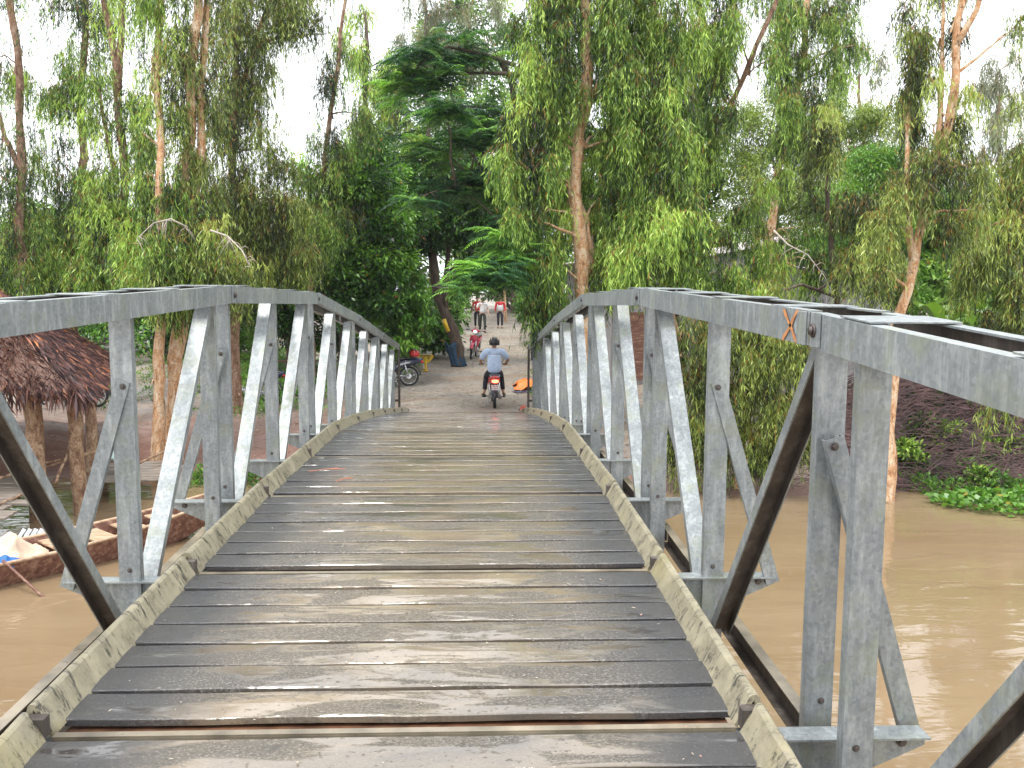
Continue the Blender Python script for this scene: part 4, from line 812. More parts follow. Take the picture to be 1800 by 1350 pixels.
# --- low growth as ground cover
def cover(name, label, kind, mat, pts, seed, tint=0, scale=(.8, 1.3)):
    rs = np.random.RandomState(seed); P_ = []
    for px, py, y, rx, ry_, n in pts:
        c = P(px, py, y); k = y / F; x = c.x + rs.normal(0, rx * k * .5, n); yy = c.y + rs.normal(0, ry_, n); z = np.maximum(ground_z(x, yy), 0) + rs.uniform(.02, .16, n); P_.append(np.stack([x, yy, z], 1))
    q, t = tile(kind, np.concatenate(P_), rs, scale, tint, .14); tri_total[0] += len(q)
    tag(link(name, quads_mesh(name, q, t), mat), label, 'plants', kind='stuff')
cover('weeds', 'low green weeds and seedlings along the banks and the path', 'weed', L_MANGO,
      [(470, 640, 24, 90, 2.0, 160), (560, 650, 24, 60, 1.2, 60), (420, 820, 16.3, 50, .3, 30), (350, 845, 16.2, 30, .2, 14), (965, 560, 33, 20, 3, 50), (1000, 620, 24, 60, 2, 60), (1620, 830, 15.6, 40, .4, 50), (1700, 820, 15.8, 60, .5, 40), (1760, 850, 15.3, 50, .4, 40), (700, 628, 28, 40, 1, 26), (100, 640, 26, 120, 2, 90), (250, 650, 26, 100, 2, 80)], 50, .1)
cover('grass', 'bright grass patch glimpsed between the left handrail posts', 'rosette', L_MANGO, [(430, 610, 27, 70, 1.2, 90), (540, 610, 27, 60, 1.2, 60), (480, 590, 29, 90, 1.2, 90), (60, 600, 28, 100, 2, 60)], 51, .25, (.5, .9))
# water hyacinth: round leaves standing on the water
def hyacinth():
    rs = np.random.RandomState(7); n = 900; c = P(1770, 905, 13.9); a = rs.uniform(0, 6.28, n); r = np.sqrt(rs.uniform(0, 1, n)); x = c.x + .2 + np.cos(a) * r * 1.25 + rs.normal(0, .06, n); y = c.y + .25 + np.sin(a) * r * .75 + (x - c.x) * -.15; z = rs.uniform(.03, .26, n) * (1.1 - r * .6)
    base = np.stack([x, y, z], 1); d = unit(np.stack([rs.normal(0, 1, n), rs.normal(0, 1, n), rs.uniform(.1, 1.1, n)], 1)); q = leaf_quads(base, d, rs.uniform(.08, .16, n), rs.uniform(.07, .13, n), rs, .3, np.tile([0, 0, 1.0], (n, 1)) + rs.normal(0, .4, (n, 3)))
    tag(link('water_hyacinth', quads_mesh('water_hyacinth', q, np.clip(rs.normal(.55, .2, n), 0, .93)), L_MANGO), 'raft of round-leaved water hyacinth floating at the right edge', 'water plants', kind='stuff')
hyacinth()
# brushwood heap on the right bank
def brush():
    rs = random.Random(9); mb = MB()
    for i in range(6500):
        px = rs.uniform(1430, 1860); y = rs.uniform(15.3, 19.5); x = P(px, 800, y).x; g = gz(x, y); top = 1.15 * max(0, min(1, (y - 15.1) / 1.6)) * min(1, max(.2, (px - 1400) / 200))
        z = g + rs.uniform(-.05, top); az = rs.gauss(0, 1.0) + (math.pi if rs.random() < .5 else 0); ln = rs.uniform(.35, 1.3); w_ = rs.uniform(.0025, .009); p = Vector((x, y, z)); pts = []
        for k in range(4):
            u = k / 3; pts.append(p + Vector((math.cos(az) * ln * u, math.sin(az) * ln * u * .6, ln * (.28 * u - .55 * u * u) + rs.uniform(-.03, .03))))
        for a, b in zip(pts[:-1], pts[1:]):
            o_ = Vector((0, w_ * .5, w_)); mb.add([a - o_, a + o_, b + o_, b - o_], [(0, 1, 2, 3)])
    me = bpy.data.meshes.new('brushwood'); me.from_pydata(mb.v, [], mb.f)
    tag(link('brushwood', me, plain('dark_brushwood', (.085, .045, .043), .7, 0, .9, 3.3)), 'tangled heap of dark purplish dead brushwood on the right bank', 'brushwood', kind='stuff')
brush()
def litter():
    rs = np.random.RandomState(4); n = 5200; x = rs.normal(0, 4.2, n); y = 16.5 + rs.uniform(0, 1, n) ** 1.3 * 32; z = ground_z(x, y) + .015; ok = z > .12; x, y, z = x[ok], y[ok], z[ok]; n = len(x)
    base = np.stack([x, y, z], 1); d = unit(np.stack([rs.normal(0, 1, n), rs.normal(0, 1, n), rs.normal(0, .12, n)], 1)); q = leaf_quads(base, d, rs.uniform(.06, .14, n), rs.uniform(.02, .045, n), rs, .1, np.tile([0, 0, 1.0], (n, 1)))
    m, nt, b = new_mat('dry_leaf_litter'); at = node(nt, 'Attribute', attribute_name='tint'); nt.links.new(ramp(nt, at.outputs['Fac'], [(0, (.07, .035, .02)), (.5, (.26, .12, .06)), (.8, (.45, .30, .19)), (1, (.6, .5, .4))]), b.inputs['Base Color'])
    tag(link('fallen_leaves', quads_mesh('fallen_leaves', q, rs.uniform(0, 1, n)), m), 'dry brown leaves scattered over the earth path and bank', 'leaf litter', kind='stuff')
litter()

# ================================================================== MATERIALS FOR SMALL THINGS
RUBBER = plain('black_rubber', (.02, .02, .022), .7)
CHROME = plain('dull_chrome', (.55, .56, .57), .25, .9, .1)
BLACK = plain('black_plastic', (.018, .018, .022), .35, 0, .3, 20, None, .3)
REDPL = plain('red_fairing', (.50, .018, .022), .3, 0, .2, 10, None, .6)
PINK = plain('pinkish_red_fairing', (.62, .02, .07), .3, 0, .15, 10, None, .6)
SILVER = plain('silver_fairing', (.42, .43, .45), .3, .5, .15, 10, None, .4)
NAVY = plain('dark_blue_fairing', (.012, .018, .06), .25, 0, .2, 10, None, .7)
WHITE = plain('white_plastic', (.75, .75, .74), .5, 0, .06)
SKIN = plain('tan_skin', (.42, .24, .155), .55, 0, .1, 30)
HAIR = plain('black_hair', (.012, .010, .010), .45)
BLUESH = plain('pale_blue_shirt_cloth', (.54, .66, .90), .85, 0, .13, 14, None, 0, .5)
WHITESH = plain('white_shirt_cloth', (.70, .70, .74), .85, 0, .12, 14, None, 0, .5)
REDSH = plain('red_jacket_cloth', (.62, .03, .05), .8, 0, .15, 14, None, 0, .5)
TROU = plain('dark_trouser_cloth', (.016, .017, .028), .85, 0, .3, 14, None, 0, .5)
CAMO = plain('dark_green_trouser_cloth', (.028, .034, .026), .85, 0, .5, 14)
YELLOW = plain('yellow_paint', (.68, .45, .03), .5, 0, .2, 20)
BLUEC = plain('shade_dark_blue_tarpaulin', (.012, .05, .105), .6, 0, .4, 5)  # base blue darkened to carry the shade at the tree foot
OTARP = plain('orange_tarpaulin', (.85, .19, .03), .5, 0, .15, 6)
CREAM = plain('cream_sack_cloth', (.62, .48, .36), .8, 0, .18, 5)
BRIGHTB = plain('bright_blue_cloth', (.025, .14, .40), .6, 0, .4, 9)
HULL = m_wood('weathered_hull_wood', [(.08, .032, .024), (.17, .075, .05), (.40, .26, .18)], (1.5, 9, 9))
HULLP = m_wood('pale_hull_wood', [(.22, .13, .08), (.46, .31, .20), (.62, .47, .34)], (1.5, 9, 9))
GREYW = m_wood('grey_weathered_board', [(.10, .08, .07), (.22, .185, .155), (.38, .33, .28)], (2, 12, 12))
POSTW = m_bark('barked_post', [(.10, .045, .028), (.30, .17, .10), (.48, .32, .20), (.58, .46, .33)], (8, 8, 3.5), dk=.58)
TIN = m_wood('rusty_grey_tin', [(.19, .17, .17), (.33, .32, .33), (.46, .44, .44)], (7, 7, .6))
TINR = m_wood('pale_pinkish_tin', [(.36, .28, .28), (.56, .50, .50), (.68, .64, .64)], (1, 6, 6), .4)
def mat_light(name, c, e): return plain(name, c, .3, 0, .05, 10, (c, e))

# ================================================================== MOTORBIKES
def wheel(parent, y, r=.285):
    g = MB(); g.torus((0, y, r), r - .032, .033, n=36, k=10, flat=1.05); wt = g.build('wheel', RUBBER, parent, True)
    g = MB(); g.torus((0, y, r), r - .068, .012, n=36, k=6, flat=1.6); g.build('rim', CHROME, wt, True)
    g = MB()
    g.tube([(-.055, y, r), (.055, y, r)], .032, 12); g.tube([(-.015, y, r), (.015, y, r)], .075, 16)
    for i in range(18):
        a = 2 * math.pi * i / 18; g.tube([(.03 * (1 if i % 2 else -1), y + .03 * math.cos(a), r + .03 * math.sin(a)), (0, y + (r - .07) * math.cos(a + .25), r + (r - .07) * math.sin(a + .25))], .0028, 4, caps=False)
    g.build('spokes', CHROME, wt); return wt
def bike(label, loc, rz, paint, lit=False, group=None, accent=None, lean=0, helmet=False):
    t = empty('motorbike', loc, rz, label, 'motorbike', group); t.rotation_euler.y = lean
    wheel(t, 0); wheel(t, 1.20)
    b = lambda g, n, m, sm=True, bv=0: g.build(n, m, t, sm, bv)
    g = MB(); g.loft([(0, -.40, .74, .06, .05, .5), (0, -.31, .73, .12, .10, .3), (0, -.05, .69, .135, .11), (0, .25, .62, .12, .11), (0, .40, .52, .10, .12), (0, .52, .42, .07, .10)], 18); b(g, 'rear_cowl', paint)
    if accent:
        for s in (-1, 1):
            g = MB(); g.loft([(s * .112, -.22, .72, .012, .018), (s * .128, .02, .67, .010, .030), (s * .128, .24, .61, .010, .028), (s * .115, .36, .55, .008, .01)], 8); b(g, 'side_stripe', accent)
    g = MB(); g.loft([(0, -.24, .81, .07, .02), (0, -.15, .815, .115, .035), (0, .10, .80, .13, .045), (0, .35, .765, .11, .045), (0, .48, .74, .06, .03)], 18); b(g, 'seat', BLACK)
    g = MB(); g.loft([(0, .50, .33, .06, .10), (0, .66, .30, .055, .085), (0, .84, .36, .075, .12), (0, .93, .52, .13, .09, .6), (0, .98, .68, .17, .085, .9), (0, 1.00, .80, .13, .06, 1.0)], 18, e=3); b(g, 'leg_shield', paint)
    g = MB(); g.loft([(0, 1.02, .97, .09, .03), (0, 1.00, .98, .15, .055), (0, .93, 1.0, .14, .06), (0, .86, .99, .07, .04)], 18); b(g, 'handlebar_cowl', paint)
    g = MB(); g.ball((0, 1.035, .965), (.075, .045, .05)); b(g, 'headlight', mat_light('lit_headlight', (.9, .88, .8), .6) if not lit else WHITE)
    g = MB()
    for s in (-1, 1):
        g.ball((s * .13, 1.01, .80), (.035, .035, .028))
    b(g, 'indicator', ORANGE)
    for s in (-1, 1):
        g = MB(); g.tube([(s * .085, 1.20, .285), (s * .085, 1.12, .50), (s * .075, 1.04, .66)], [.024, .028, .030], 10); b(g, 'fork', CHROME)
    g = MB(); n = 12; vs = []; fs = []
    for i in range(n + 1):
        a = R(20 + 130 * i / n)
        for k, (x, dr) in enumerate(((-.055, -.03), (-.05, .01), (0, .022), (.05, .01), (.055, -.03))): vs.append((x, 1.20 + (.31 + dr) * math.cos(a), .285 + (.31 + dr) * math.sin(a)))
    for i in range(n):
        for k in range(4): fs.append((i * 5 + k, i * 5 + k + 1, (i + 1) * 5 + k + 1, (i + 1) * 5 + k))
    g.add(vs, fs); b(g, 'front_mudguard', paint)
    g = MB(); g.tube([(-.33, .86, 1.00), (-.2, .93, 1.01), (0, .95, .98), (.2, .93, 1.01), (.33, .86, 1.00)], .012, 8); b(g, 'handlebar', CHROME)
    for s in (-1, 1):
        g = MB(); g.tube([(s * .24, .91, 1.005), (s * .35, .85, 1.00)], .018, 10); b(g, 'grip', RUBBER)
        g = MB(); g.tube([(s * .2, .93, 1.01), (s * .27, .92, 1.12), (s * .30, .90, 1.17)], .006, 6); g.ball((s * .32, .895, 1.19), (.055, .012, .038)); b(g, 'mirror', BLACK)
    g = MB(); g.box((0, .50, .30), (.20, .26, .16)); g.tube([(0, .60, .32), (0, .86, .34)], .065, 12); g.tube([(-.12, .46, .29), (.12, .46, .29)], .085, 14); o = g.build('engine', SILVER, t, False, .02)
    g = MB(); g.tube([(.10, .72, .24), (.13, .5, .18), (.14, .2, .22), (.15, -.05, .29)], [.018, .018, .026, .045], 12); g.tube([(.15, -.05, .29), (.155, -.28, .34)], [.048, .04], 12); b(g, 'exhaust', CHROME)
    for s in (-1, 1):
        g = MB(); g.tube([(s * .105, .02, .30), (s * .115, .12, .62)], [.022, .026], 10); g.tube([(s * .085, 0, .285), (s * .085, .45, .30)], .018, 8); b(g, 'shock_absorber', CHROME)
        g = MB(); g.tube([(s * .08, .42, .26), (s * .26, .44, .24)], .012, 8); g.tube([(s * .20, .44, .245), (s * .28, .45, .24)], .022, 8); b(g, 'footrest', RUBBER)
    g = MB(); vs = []; fs = []
    for i in range(n + 1):
        a = R(70 + 110 * i / n)
        for x, dr in ((-.07, -.02), (-.06, .02), (0, .03), (.06, .02), (.07, -.02)): vs.append((x, (.33 + dr) * math.cos(a), .30 + (.33 + dr) * math.sin(a)))
    for i in range(n):
        for k in range(4): fs.append((i * 5 + k, i * 5 + k + 1, (i + 1) * 5 + k + 1, (i + 1) * 5 + k))
    g.add(vs, fs); b(g, 'rear_mudguard', BLACK)
    tl = mat_light('lit_brake_light', (1.0, .10, .05), 5.0) if lit else plain('red_lens', (.5, .02, .02), .2)
    g = MB(); g.loft([(0, -.42, .70, .05, .03), (0, -.39, .70, .085, .045), (0, -.33, .71, .08, .05)], 14); b(g, 'tail_light', tl)
    g = MB(); g.box((0, -.43, .555), (.175, .008, .125), Matrix.Rotation(R(-12), 3, 'X')); o = g.build('number_plate', WHITE, t, False, .003)
    g2 = MB()
    for i, (x, z, w_) in enumerate([(-.05, .585, .02), (-.02, .585, .016), (.02, .585, .02), (.05, .585, .014), (-.055, .535, .018), (-.02, .535, .018), (.015, .535, .018), (.05, .535, .018)]): g2.box((x, -.4365 - (.555 - z) * .21, z), (w_, .003, .030), Matrix.Rotation(R(-12), 3, 'X'))
    g2.build('plate_marks', REDPL if lit else BLACK, o)
    g = MB(); g.tube([(-.10, -.30, .80), (-.12, -.12, .83)], .009, 6); g.tube([(.10, -.30, .80), (.12, -.12, .83)], .009, 6); g.tube([(-.10, -.30, .80), (0, -.36, .80), (.10, -.30, .80)], .009, 6); b(g, 'grab_rail', CHROME)
    g = MB(); g.tube([(-.10, .40, .22), (-.20, .32, .015)], .010, 6); b(g, 'side_stand', CHROME)
    return t
rp = GP(868, 722, 18); rp.y = max(rp.y, 20.75)
RX, RY = P(869, 700, 21.2).x, 21.1
rz_ = gz(RX, RY)
b1 = bike('red motorbike with lit brake light, ridden off the far end of the bridge', (RX, RY, rz_), R(1), REDPL, True, 'motorbikes on the far bank')
p2 = GP(829, 632); bike('parked pinkish-red motorbike facing the bridge under the feathery bough', (p2.x + .15, p2.y + 1.2, gz(p2.x, p2.y + .6)), R(172), PINK, False, 'motorbikes on the far bank', lean=R(-7))
p3 = GP(719, 679); bike('dark motorbike with a red helmet on its seat by the left handrail end', (p3.x, p3.y, p3.z), R(97), NAVY, False, 'motorbikes on the far bank', SILVER, lean=R(6))
p4 = GP(178, 716); bike('silver motorbike half hidden behind the thatched hut posts', (p4.x - .1, p4.y, p4.z), R(88), SILVER, False, 'motorbikes on the far bank', BLACK, lean=R(6))
p5 = GP(480, 708); bike('dark blue motorbike parked beyond the middle of the left handrail', (p5.x - .1, p5.y, p5.z), R(100), NAVY, False, 'motorbikes on the far bank', lean=R(6))
def helmet(name, c, mat, label=None, parent=None, rz=0, stripe=None):
    t = empty(name, c, rz, label, 'helmet' if label else None) if not parent else empty(name, c, rz, parent=parent)
    g = MB(); g.ball((0, 0, 0), (.128, .148, .135), 24, 14, lo=-28); g.tube([(.127 * math.cos(a), .147 * math.sin(a), -.062) for a in [i * math.pi / 12 for i in range(25)]], .008, 6); g.build('shell', mat, t, True)
    g = MB(); g.loft([(0, .12, .03, .10, .05), (0, .165, .01, .10, .045)], 12); g.build('visor', BLACK, t, True)
    if stripe:
        g = MB()
        for s in (-1, 1):
            pts = [(s * (.065 + .02 * math.sin(a)), .151 * math.cos(a), .128 * math.sin(a) + .004) for a in [R(30 + 12 * i) for i in range(11)]]
            g.tube(pts, .014, 8)
        g.build('stripe', stripe, t, True)
    return t
hp = Matrix.Rotation(R(97), 3, 'Z') @ Vector((0, -.16, .93)); helmet('helmet', Vector((p3.x, p3.y, p3.z)) + hp, REDPL, 'shiny red helmet resting on the seat of the parked dark motorbike', rz=R(60), stripe=BLACK)

# ================================================================== PEOPLE
def skin_obj(name, J, E_, mat, parent, lv=2, root=0):
    me = bpy.data.meshes.new(name); bm = bmesh.new(); sl = bm.verts.layers.skin.verify(); keys = list(J); vs = {}
    for i, k in enumerate(keys):
        p = J[k]; v = bm.verts.new(p[:3]); r = p[3]; rr = (r, r) if not isinstance(r, tuple) else r
        v[sl].radius = rr; v[sl].use_root = (i == root); vs[k] = v
    for a, b in E_: bm.edges.new((vs[a], vs[b]))
    bm.to_mesh(me); bm.free(); o = link(name, me, mat, parent)
    s = o.modifiers.new('skin', 'SKIN'); s.use_smooth_shade = True; s.use_x_symmetry = False; s.branch_smoothing = .4
    ss = o.modifiers.new('sub', 'SUBSURF'); ss.levels = lv; ss.render_levels = lv; return o
def lerp3(a, b, t): return tuple(a[i] + (b[i] - a[i]) * t for i in range(3))
def person(label, loc, rz, J, shirt, trous, sleeves=.55, group=None, shoes=BLACK, hair=True, jacket=None, bulk=1.0, drop=0):
    """J: joints pelvis waist chest neck head; (sho elb wri)(hip kne ank toe) for L and R; facing +y"""
    t = empty('person', loc, rz, label, 'person', group)
    D = {}; E_ = []
    def chain(ks):
        for a, b in zip(ks[:-1], ks[1:]): E_.append((a, b))
    D['pel'] = (*J['pel'], (.125, .10)); D['wai'] = (*J['wai'], (.115, .09)); D['che'] = (*J['che'], (.13, .10)); D['nkb'] = (*lerp3(J['che'], J['neck'], .75), .065); D['neck'] = (*J['neck'], .052)
    h = Vector(J['head']); D['jaw'] = (h.x, h.y + .012, h.z - .065, (.058, .068)); D['face'] = (h.x, h.y + .005, h.z, (.074, .088)); D['crown'] = (h.x, h.y - .008, h.z + .07, (.066, .078))
    chain(['pel', 'wai', 'che', 'nkb', 'neck', 'jaw', 'face', 'crown'])
    for s in 'LR':
        D['sh' + s] = (*J['sho' + s], .058); D['el' + s] = (*J['elb' + s], .040); D['wr' + s] = (*J['wri' + s], .026)
        D['ua' + s] = (*lerp3(J['sho' + s], J['elb' + s], .45), .047); D['fa' + s] = (*lerp3(J['elb' + s], J['wri' + s], .35), .040)
        chain(['nkb', 'sh' + s, 'ua' + s, 'el' + s, 'fa' + s, 'wr' + s])
        w = Vector(J['wri' + s]); d = (w - Vector(J['elb' + s])).normalized(); sd = Vector((1 if s == 'R' else -1, 0, 0)); cd_ = J.get('curl', Vector((0, 0, -1)))
        pm = w + d * .055; D['pa' + s] = (*pm, (.030, .018)); chain(['wr' + s, 'pa' + s])
        ax = d.cross(sd); ax = ax.normalized() if ax.length > .1 else Vector((0, 1, 0)); cu = J['curl' + s] if 'curl' + s in J else (sd * -1)
        cu = (cu - d * cu.dot(d)).normalized(); lat = d.cross(cu).normalized()
        for i, (o_, ln) in enumerate(((-.027, .062), (-.009, .072), (.009, .068), (.027, .052))):
            a = pm + lat * o_ + d * .028; b_ = a + d * ln * .45 + cu * .008; c = b_ + (d * .55 + cu * .8).normalized() * ln * .35; e = c + (cu * 1.0 - d * .1).normalized() * ln * .25
            for n_, q, r in (('0', a, .0095), ('1', b_, .0088), ('2', c, .008), ('3', e, .007)): D[f'f{i}{n_}{s}'] = (*q, r)
            chain(['pa' + s] + [f'f{i}{n_}{s}' for n_ in '0123'])
        a = w + d * .028 + lat * -.030; b_ = a - lat * .018 + d * .024 + cu * .012; c = b_ + d * .022 + cu * .012
        D['t0' + s] = (*a, .011); D['t1' + s] = (*b_, .0095); D['t2' + s] = (*c, .008); chain(['wr' + s, 't0' + s, 't1' + s, 't2' + s])
        D['hi' + s] = (*J['hip' + s], .088); D['th' + s] = (*lerp3(J['hip' + s], J['kne' + s], .5), .072); D['kn' + s] = (*J['kne' + s], .050)
        D['ca' + s] = (*lerp3(J['kne' + s], J['ank' + s], .35), .052); D['an' + s] = (*J['ank' + s], .034); D['ba' + s] = (*lerp3(J['ank' + s], J['toe' + s], .6), (.040, .025)); D['to' + s] = (*J['toe' + s], (.036, .015))
        chain(['pel', 'hi' + s, 'th' + s, 'kn' + s, 'ca' + s, 'an' + s, 'ba' + s, 'to' + s])
    skin_obj('body', D, E_, SKIN, t)
    # shirt and sleeves, hem below the waist
    S_ = {}; E2 = []; hem = lerp3(J['wai'], J['pel'], 1.05 + drop)
    S_['hem'] = (*hem, (.158 * bulk, .128)); S_['wai'] = (*J['wai'], (.145 * bulk, .118)); S_['che'] = (*J['che'], (.158 * bulk, .122)); S_['nkb'] = (*lerp3(J['che'], J['neck'], .62), (.10, .085)); S_['col'] = (*lerp3(J['che'], J['neck'], .90), .066)
    E2 += [('hem', 'wai'), ('wai', 'che'), ('che', 'nkb'), ('nkb', 'col')]
    for s in 'LR':
        S_['sh' + s] = (*J['sho' + s], .072 + (bulk - 1) * .08); S_['ua' + s] = (*lerp3(J['sho' + s], J['elb' + s], .5), .064 + (bulk - 1) * .08); E2 += [('nkb', 'sh' + s), ('sh' + s, 'ua' + s)]
        if sleeves < 1: S_['cu' + s] = (*lerp3(J['sho' + s], J['elb' + s], .5 + sleeves * .45), .062); E2.append(('ua' + s, 'cu' + s))
        else:
            S_['el' + s] = (*J['elb' + s], .054); S_['cu' + s] = (*lerp3(J['elb' + s], J['wri' + s], .9), .042); E2 += [('ua' + s, 'el' + s), ('el' + s, 'cu' + s)]
    if jacket:
        skin_obj('jacket', S_, E2, jacket, t); K = {k: (v[0], v[1] + .032, v[2], tuple(q * .93 for q in v[3]) if isinstance(v[3], tuple) else v[3] * .93) for k, v in S_.items() if k in ('hem', 'wai', 'che')}
        K['hem'] = (K['hem'][0], K['hem'][1], K['hem'][2] - .02, K['hem'][3]); skin_obj('shirt', K, [('hem', 'wai'), ('wai', 'che')], shirt, t)
    else: skin_obj('shirt', S_, E2, shirt, t)
    T_ = {'pel': (*J['pel'], (.140, .115)), 'w': (*lerp3(J['pel'], J['wai'], .4), (.130, .105))}; E3 = [('pel', 'w')]
    for s in 'LR':
        T_['hi' + s] = (*J['hip' + s], .102); T_['th' + s] = (*lerp3(J['hip' + s], J['kne' + s], .5), .088); T_['kn' + s] = (*J['kne' + s], .068); T_['ca' + s] = (*lerp3(J['kne' + s], J['ank' + s], .5), .062); T_['an' + s] = (*lerp3(J['kne' + s], J['ank' + s], .86), .056)
        E3 += [('pel', 'hi' + s), ('hi' + s, 'th' + s), ('th' + s, 'kn' + s), ('kn' + s, 'ca' + s), ('ca' + s, 'an' + s)]
    skin_obj('trousers', T_, E3, trous, t)
    for s in 'LR':
        a, q = Vector(J['ank' + s]), Vector(J['toe' + s]); d = (q - a); d.z = 0; d.normalize(); z = q.z - .022; g = MB(); x = Vector((-d.y, d.x, 0)); vs = []
        prof = [(-.075, .030), (-.03, .034), (.05, .034), (.12, .044), (.17, .038), (.20, .018)]; ring = [(u, w_) for u, w_ in prof] + [(u, -w_) for u, w_ in prof[::-1]]
        for zz in (z, z + .022): vs += [Vector((a.x, a.y, 0)) + d * u + x * w_ + Vector((0, 0, zz)) for u, w_ in ring]
        n = len(ring); g.add(vs, [(i, (i + 1) % n, n + (i + 1) % n, n + i) for i in range(n)] + [tuple(range(n)), tuple(range(n, 2 * n))])
        g.tube([Vector((a.x, a.y, z + .02)) + d * .06 + x * .042, Vector((a.x, a.y, z + .065)) + d * .09, Vector((a.x, a.y, z + .02)) + d * .06 - x * .042], .011, 6); g.build('sandal', shoes, t)
    # face and hair
    for s in (-1, 1):
        g = MB(); g.ball((h.x + s * .03, h.y + .083, h.z + .008), .011, 10, 6); g.build('eye', HAIR, t, True)
        g = MB(); g.ball((h.x + s * .080, h.y + .0, h.z - .005), (.012, .020, .030), 10, 6); g.build('ear', SKIN, t, True)
    g = MB(); g.loft([(h.x, h.y + .085, h.z - .005, .008, .012), (h.x, h.y + .100, h.z - .024, .014, .010)], 8); g.build('nose', SKIN, t, True)
    g = MB(); g.loft([(h.x, h.y + .078, h.z - .052, .022, .004), (h.x, h.y + .086, h.z - .052, .016, .004)], 8); g.build('mouth', plain('lips', (.30, .10, .08), .5), t, True)
    if hair: g = MB(); g.ball((h.x, h.y - .018, h.z + .038), (.088, .098, .082), 20, 12, lo=-35); g.build('hair', HAIR, t, True)
    return t
# the rider, seen from behind, seated upright, elbows out
JR = dict(pel=(0, .14, .90), wai=(0, .15, 1.07), che=(0, .19, 1.28), neck=(0, .23, 1.44), head=(0, .25, 1.55),
          shoL=(-.205, .21, 1.36), shoR=(.205, .21, 1.36), elbL=(-.335, .36, 1.14), elbR=(.345, .36, 1.15), wriL=(-.315, .62, 1.05), wriR=(.325, .62, 1.055),
          hipL=(-.10, .17, .87), hipR=(.10, .17, .87), kneL=(-.185, .56, .74), kneR=(.185, .56, .74), ankL=(-.235, .42, .335), ankR=(.235, .42, .335), toeL=(-.27, .60, .285), toeR=(.27, .60, .285), curlL=Vector((0, 0, -1)), curlR=Vector((0, 0, -1)))
JR['wriL'] = (-.305, .74, 1.045); JR['wriR'] = (.305, .74, 1.045)
rider = person('person in pale blue shirt, dark trousers and helmet riding the red motorbike away', (RX, RY - .02, rz_), R(1), JR, BLUESH, TROU, .9, hair=False, bulk=1.27, drop=.5)
helmet('helmet', (RX, RY + .24, rz_ + 1.585), BLACK, 'glossy black helmet with pale stripes worn by the rider in blue', rz=R(1), stripe=CREAM)
def standing(step=.12, arm=.12, hgt=1.0):
    k = hgt
    J = dict(pel=(0, 0, .93 * k), wai=(0, .0, 1.08 * k), che=(0, .0, 1.28 * k), neck=(0, 0, 1.46 * k), head=(0, .02, 1.57 * k), shoL=(-.19 * k, 0, 1.38 * k), shoR=(.19 * k, 0, 1.38 * k),
             elbL=(-.25 * k, -.04, 1.12 * k), elbR=(.25 * k, -.02, 1.12 * k), wriL=(-.27 * k, arm, .90 * k), wriR=(.27 * k, -arm * .5, .89 * k), hipL=(-.095, 0, .88 * k), hipR=(.095, 0, .88 * k),
             kneL=(-.10, step * .8, .50 * k), kneR=(.10, -step * .3 + .03, .48 * k), ankL=(-.10, step, .085), ankR=(.10, -step, .10), toeL=(-.115, step + .15, .035), toeR=(.115, -step + .15, .04)); return J
w1 = GP(872, 584); J1 = standing(.2, .15); J1['head'] = (0, .05, 1.55); J1['wriR'] = (.10, .22, 1.30); J1['elbR'] = (.27, .06, 1.14)
def on(px, py): q = GP(px, py); return q
q = on(848, 585); person('person in white shirt and dark green trousers walking down the path, arm raised', (q.x, q.y, q.z), R(185), J1, WHITESH, CAMO, .6, 'people walking on the path')
q = on(839, 580); person('person in red shirt partly behind the one in the white shirt', (q.x, q.y + .9, gz(q.x, q.y + .9)), R(178), standing(.1, .1, .98), REDSH, TROU, .6, 'people walking on the path')
q = on(879, 577); person('person in red jacket over a white top and black trousers on the path', (q.x, q.y, q.z), R(180), standing(.08, .05, .96), WHITESH, TROU, 1.0, 'people walking on the path', jacket=REDSH)

# ================================================================== SMALL THINGS ON THE FAR BANK
q = GP(748, 653); t = empty('hand_pump', (q.x, q.y, q.z), 0, 'small yellow metal stand with a wide notched head beside the left handrail end', 'stand')
g = MB(); g.tube([(0, 0, -.05), (0, 0, .42)], .045, 10); g.box((0, 0, .015), (.16, .16, .03)); g.build('post', YELLOW, t, bevel=.004)
g = MB(); pr = [(-.24, .52), (.24, .52), (.26, .44), (.10, .27), (-.10, .27), (-.26, .44)]; g.add([(a, -.02, b) for a, b in pr] + [(a, .02, b) for a, b in pr], [(0, 1, 2, 3, 4, 5), (11, 10, 9, 8, 7, 6)] + [(i, (i + 1) % 6, 6 + (i + 1) % 6, 6 + i) for i in range(6)]); g.build('head_plate', YELLOW, t, bevel=.004)
g = MB()
for x, z, w_ in ((0, .485, .34), (-.1, .42, .09), (.1, .42, .09)): g.box((x, -.022, z), (w_, .006, .028))
g.build('slot', BLACK, t)
t.name = 'yellow_stand'
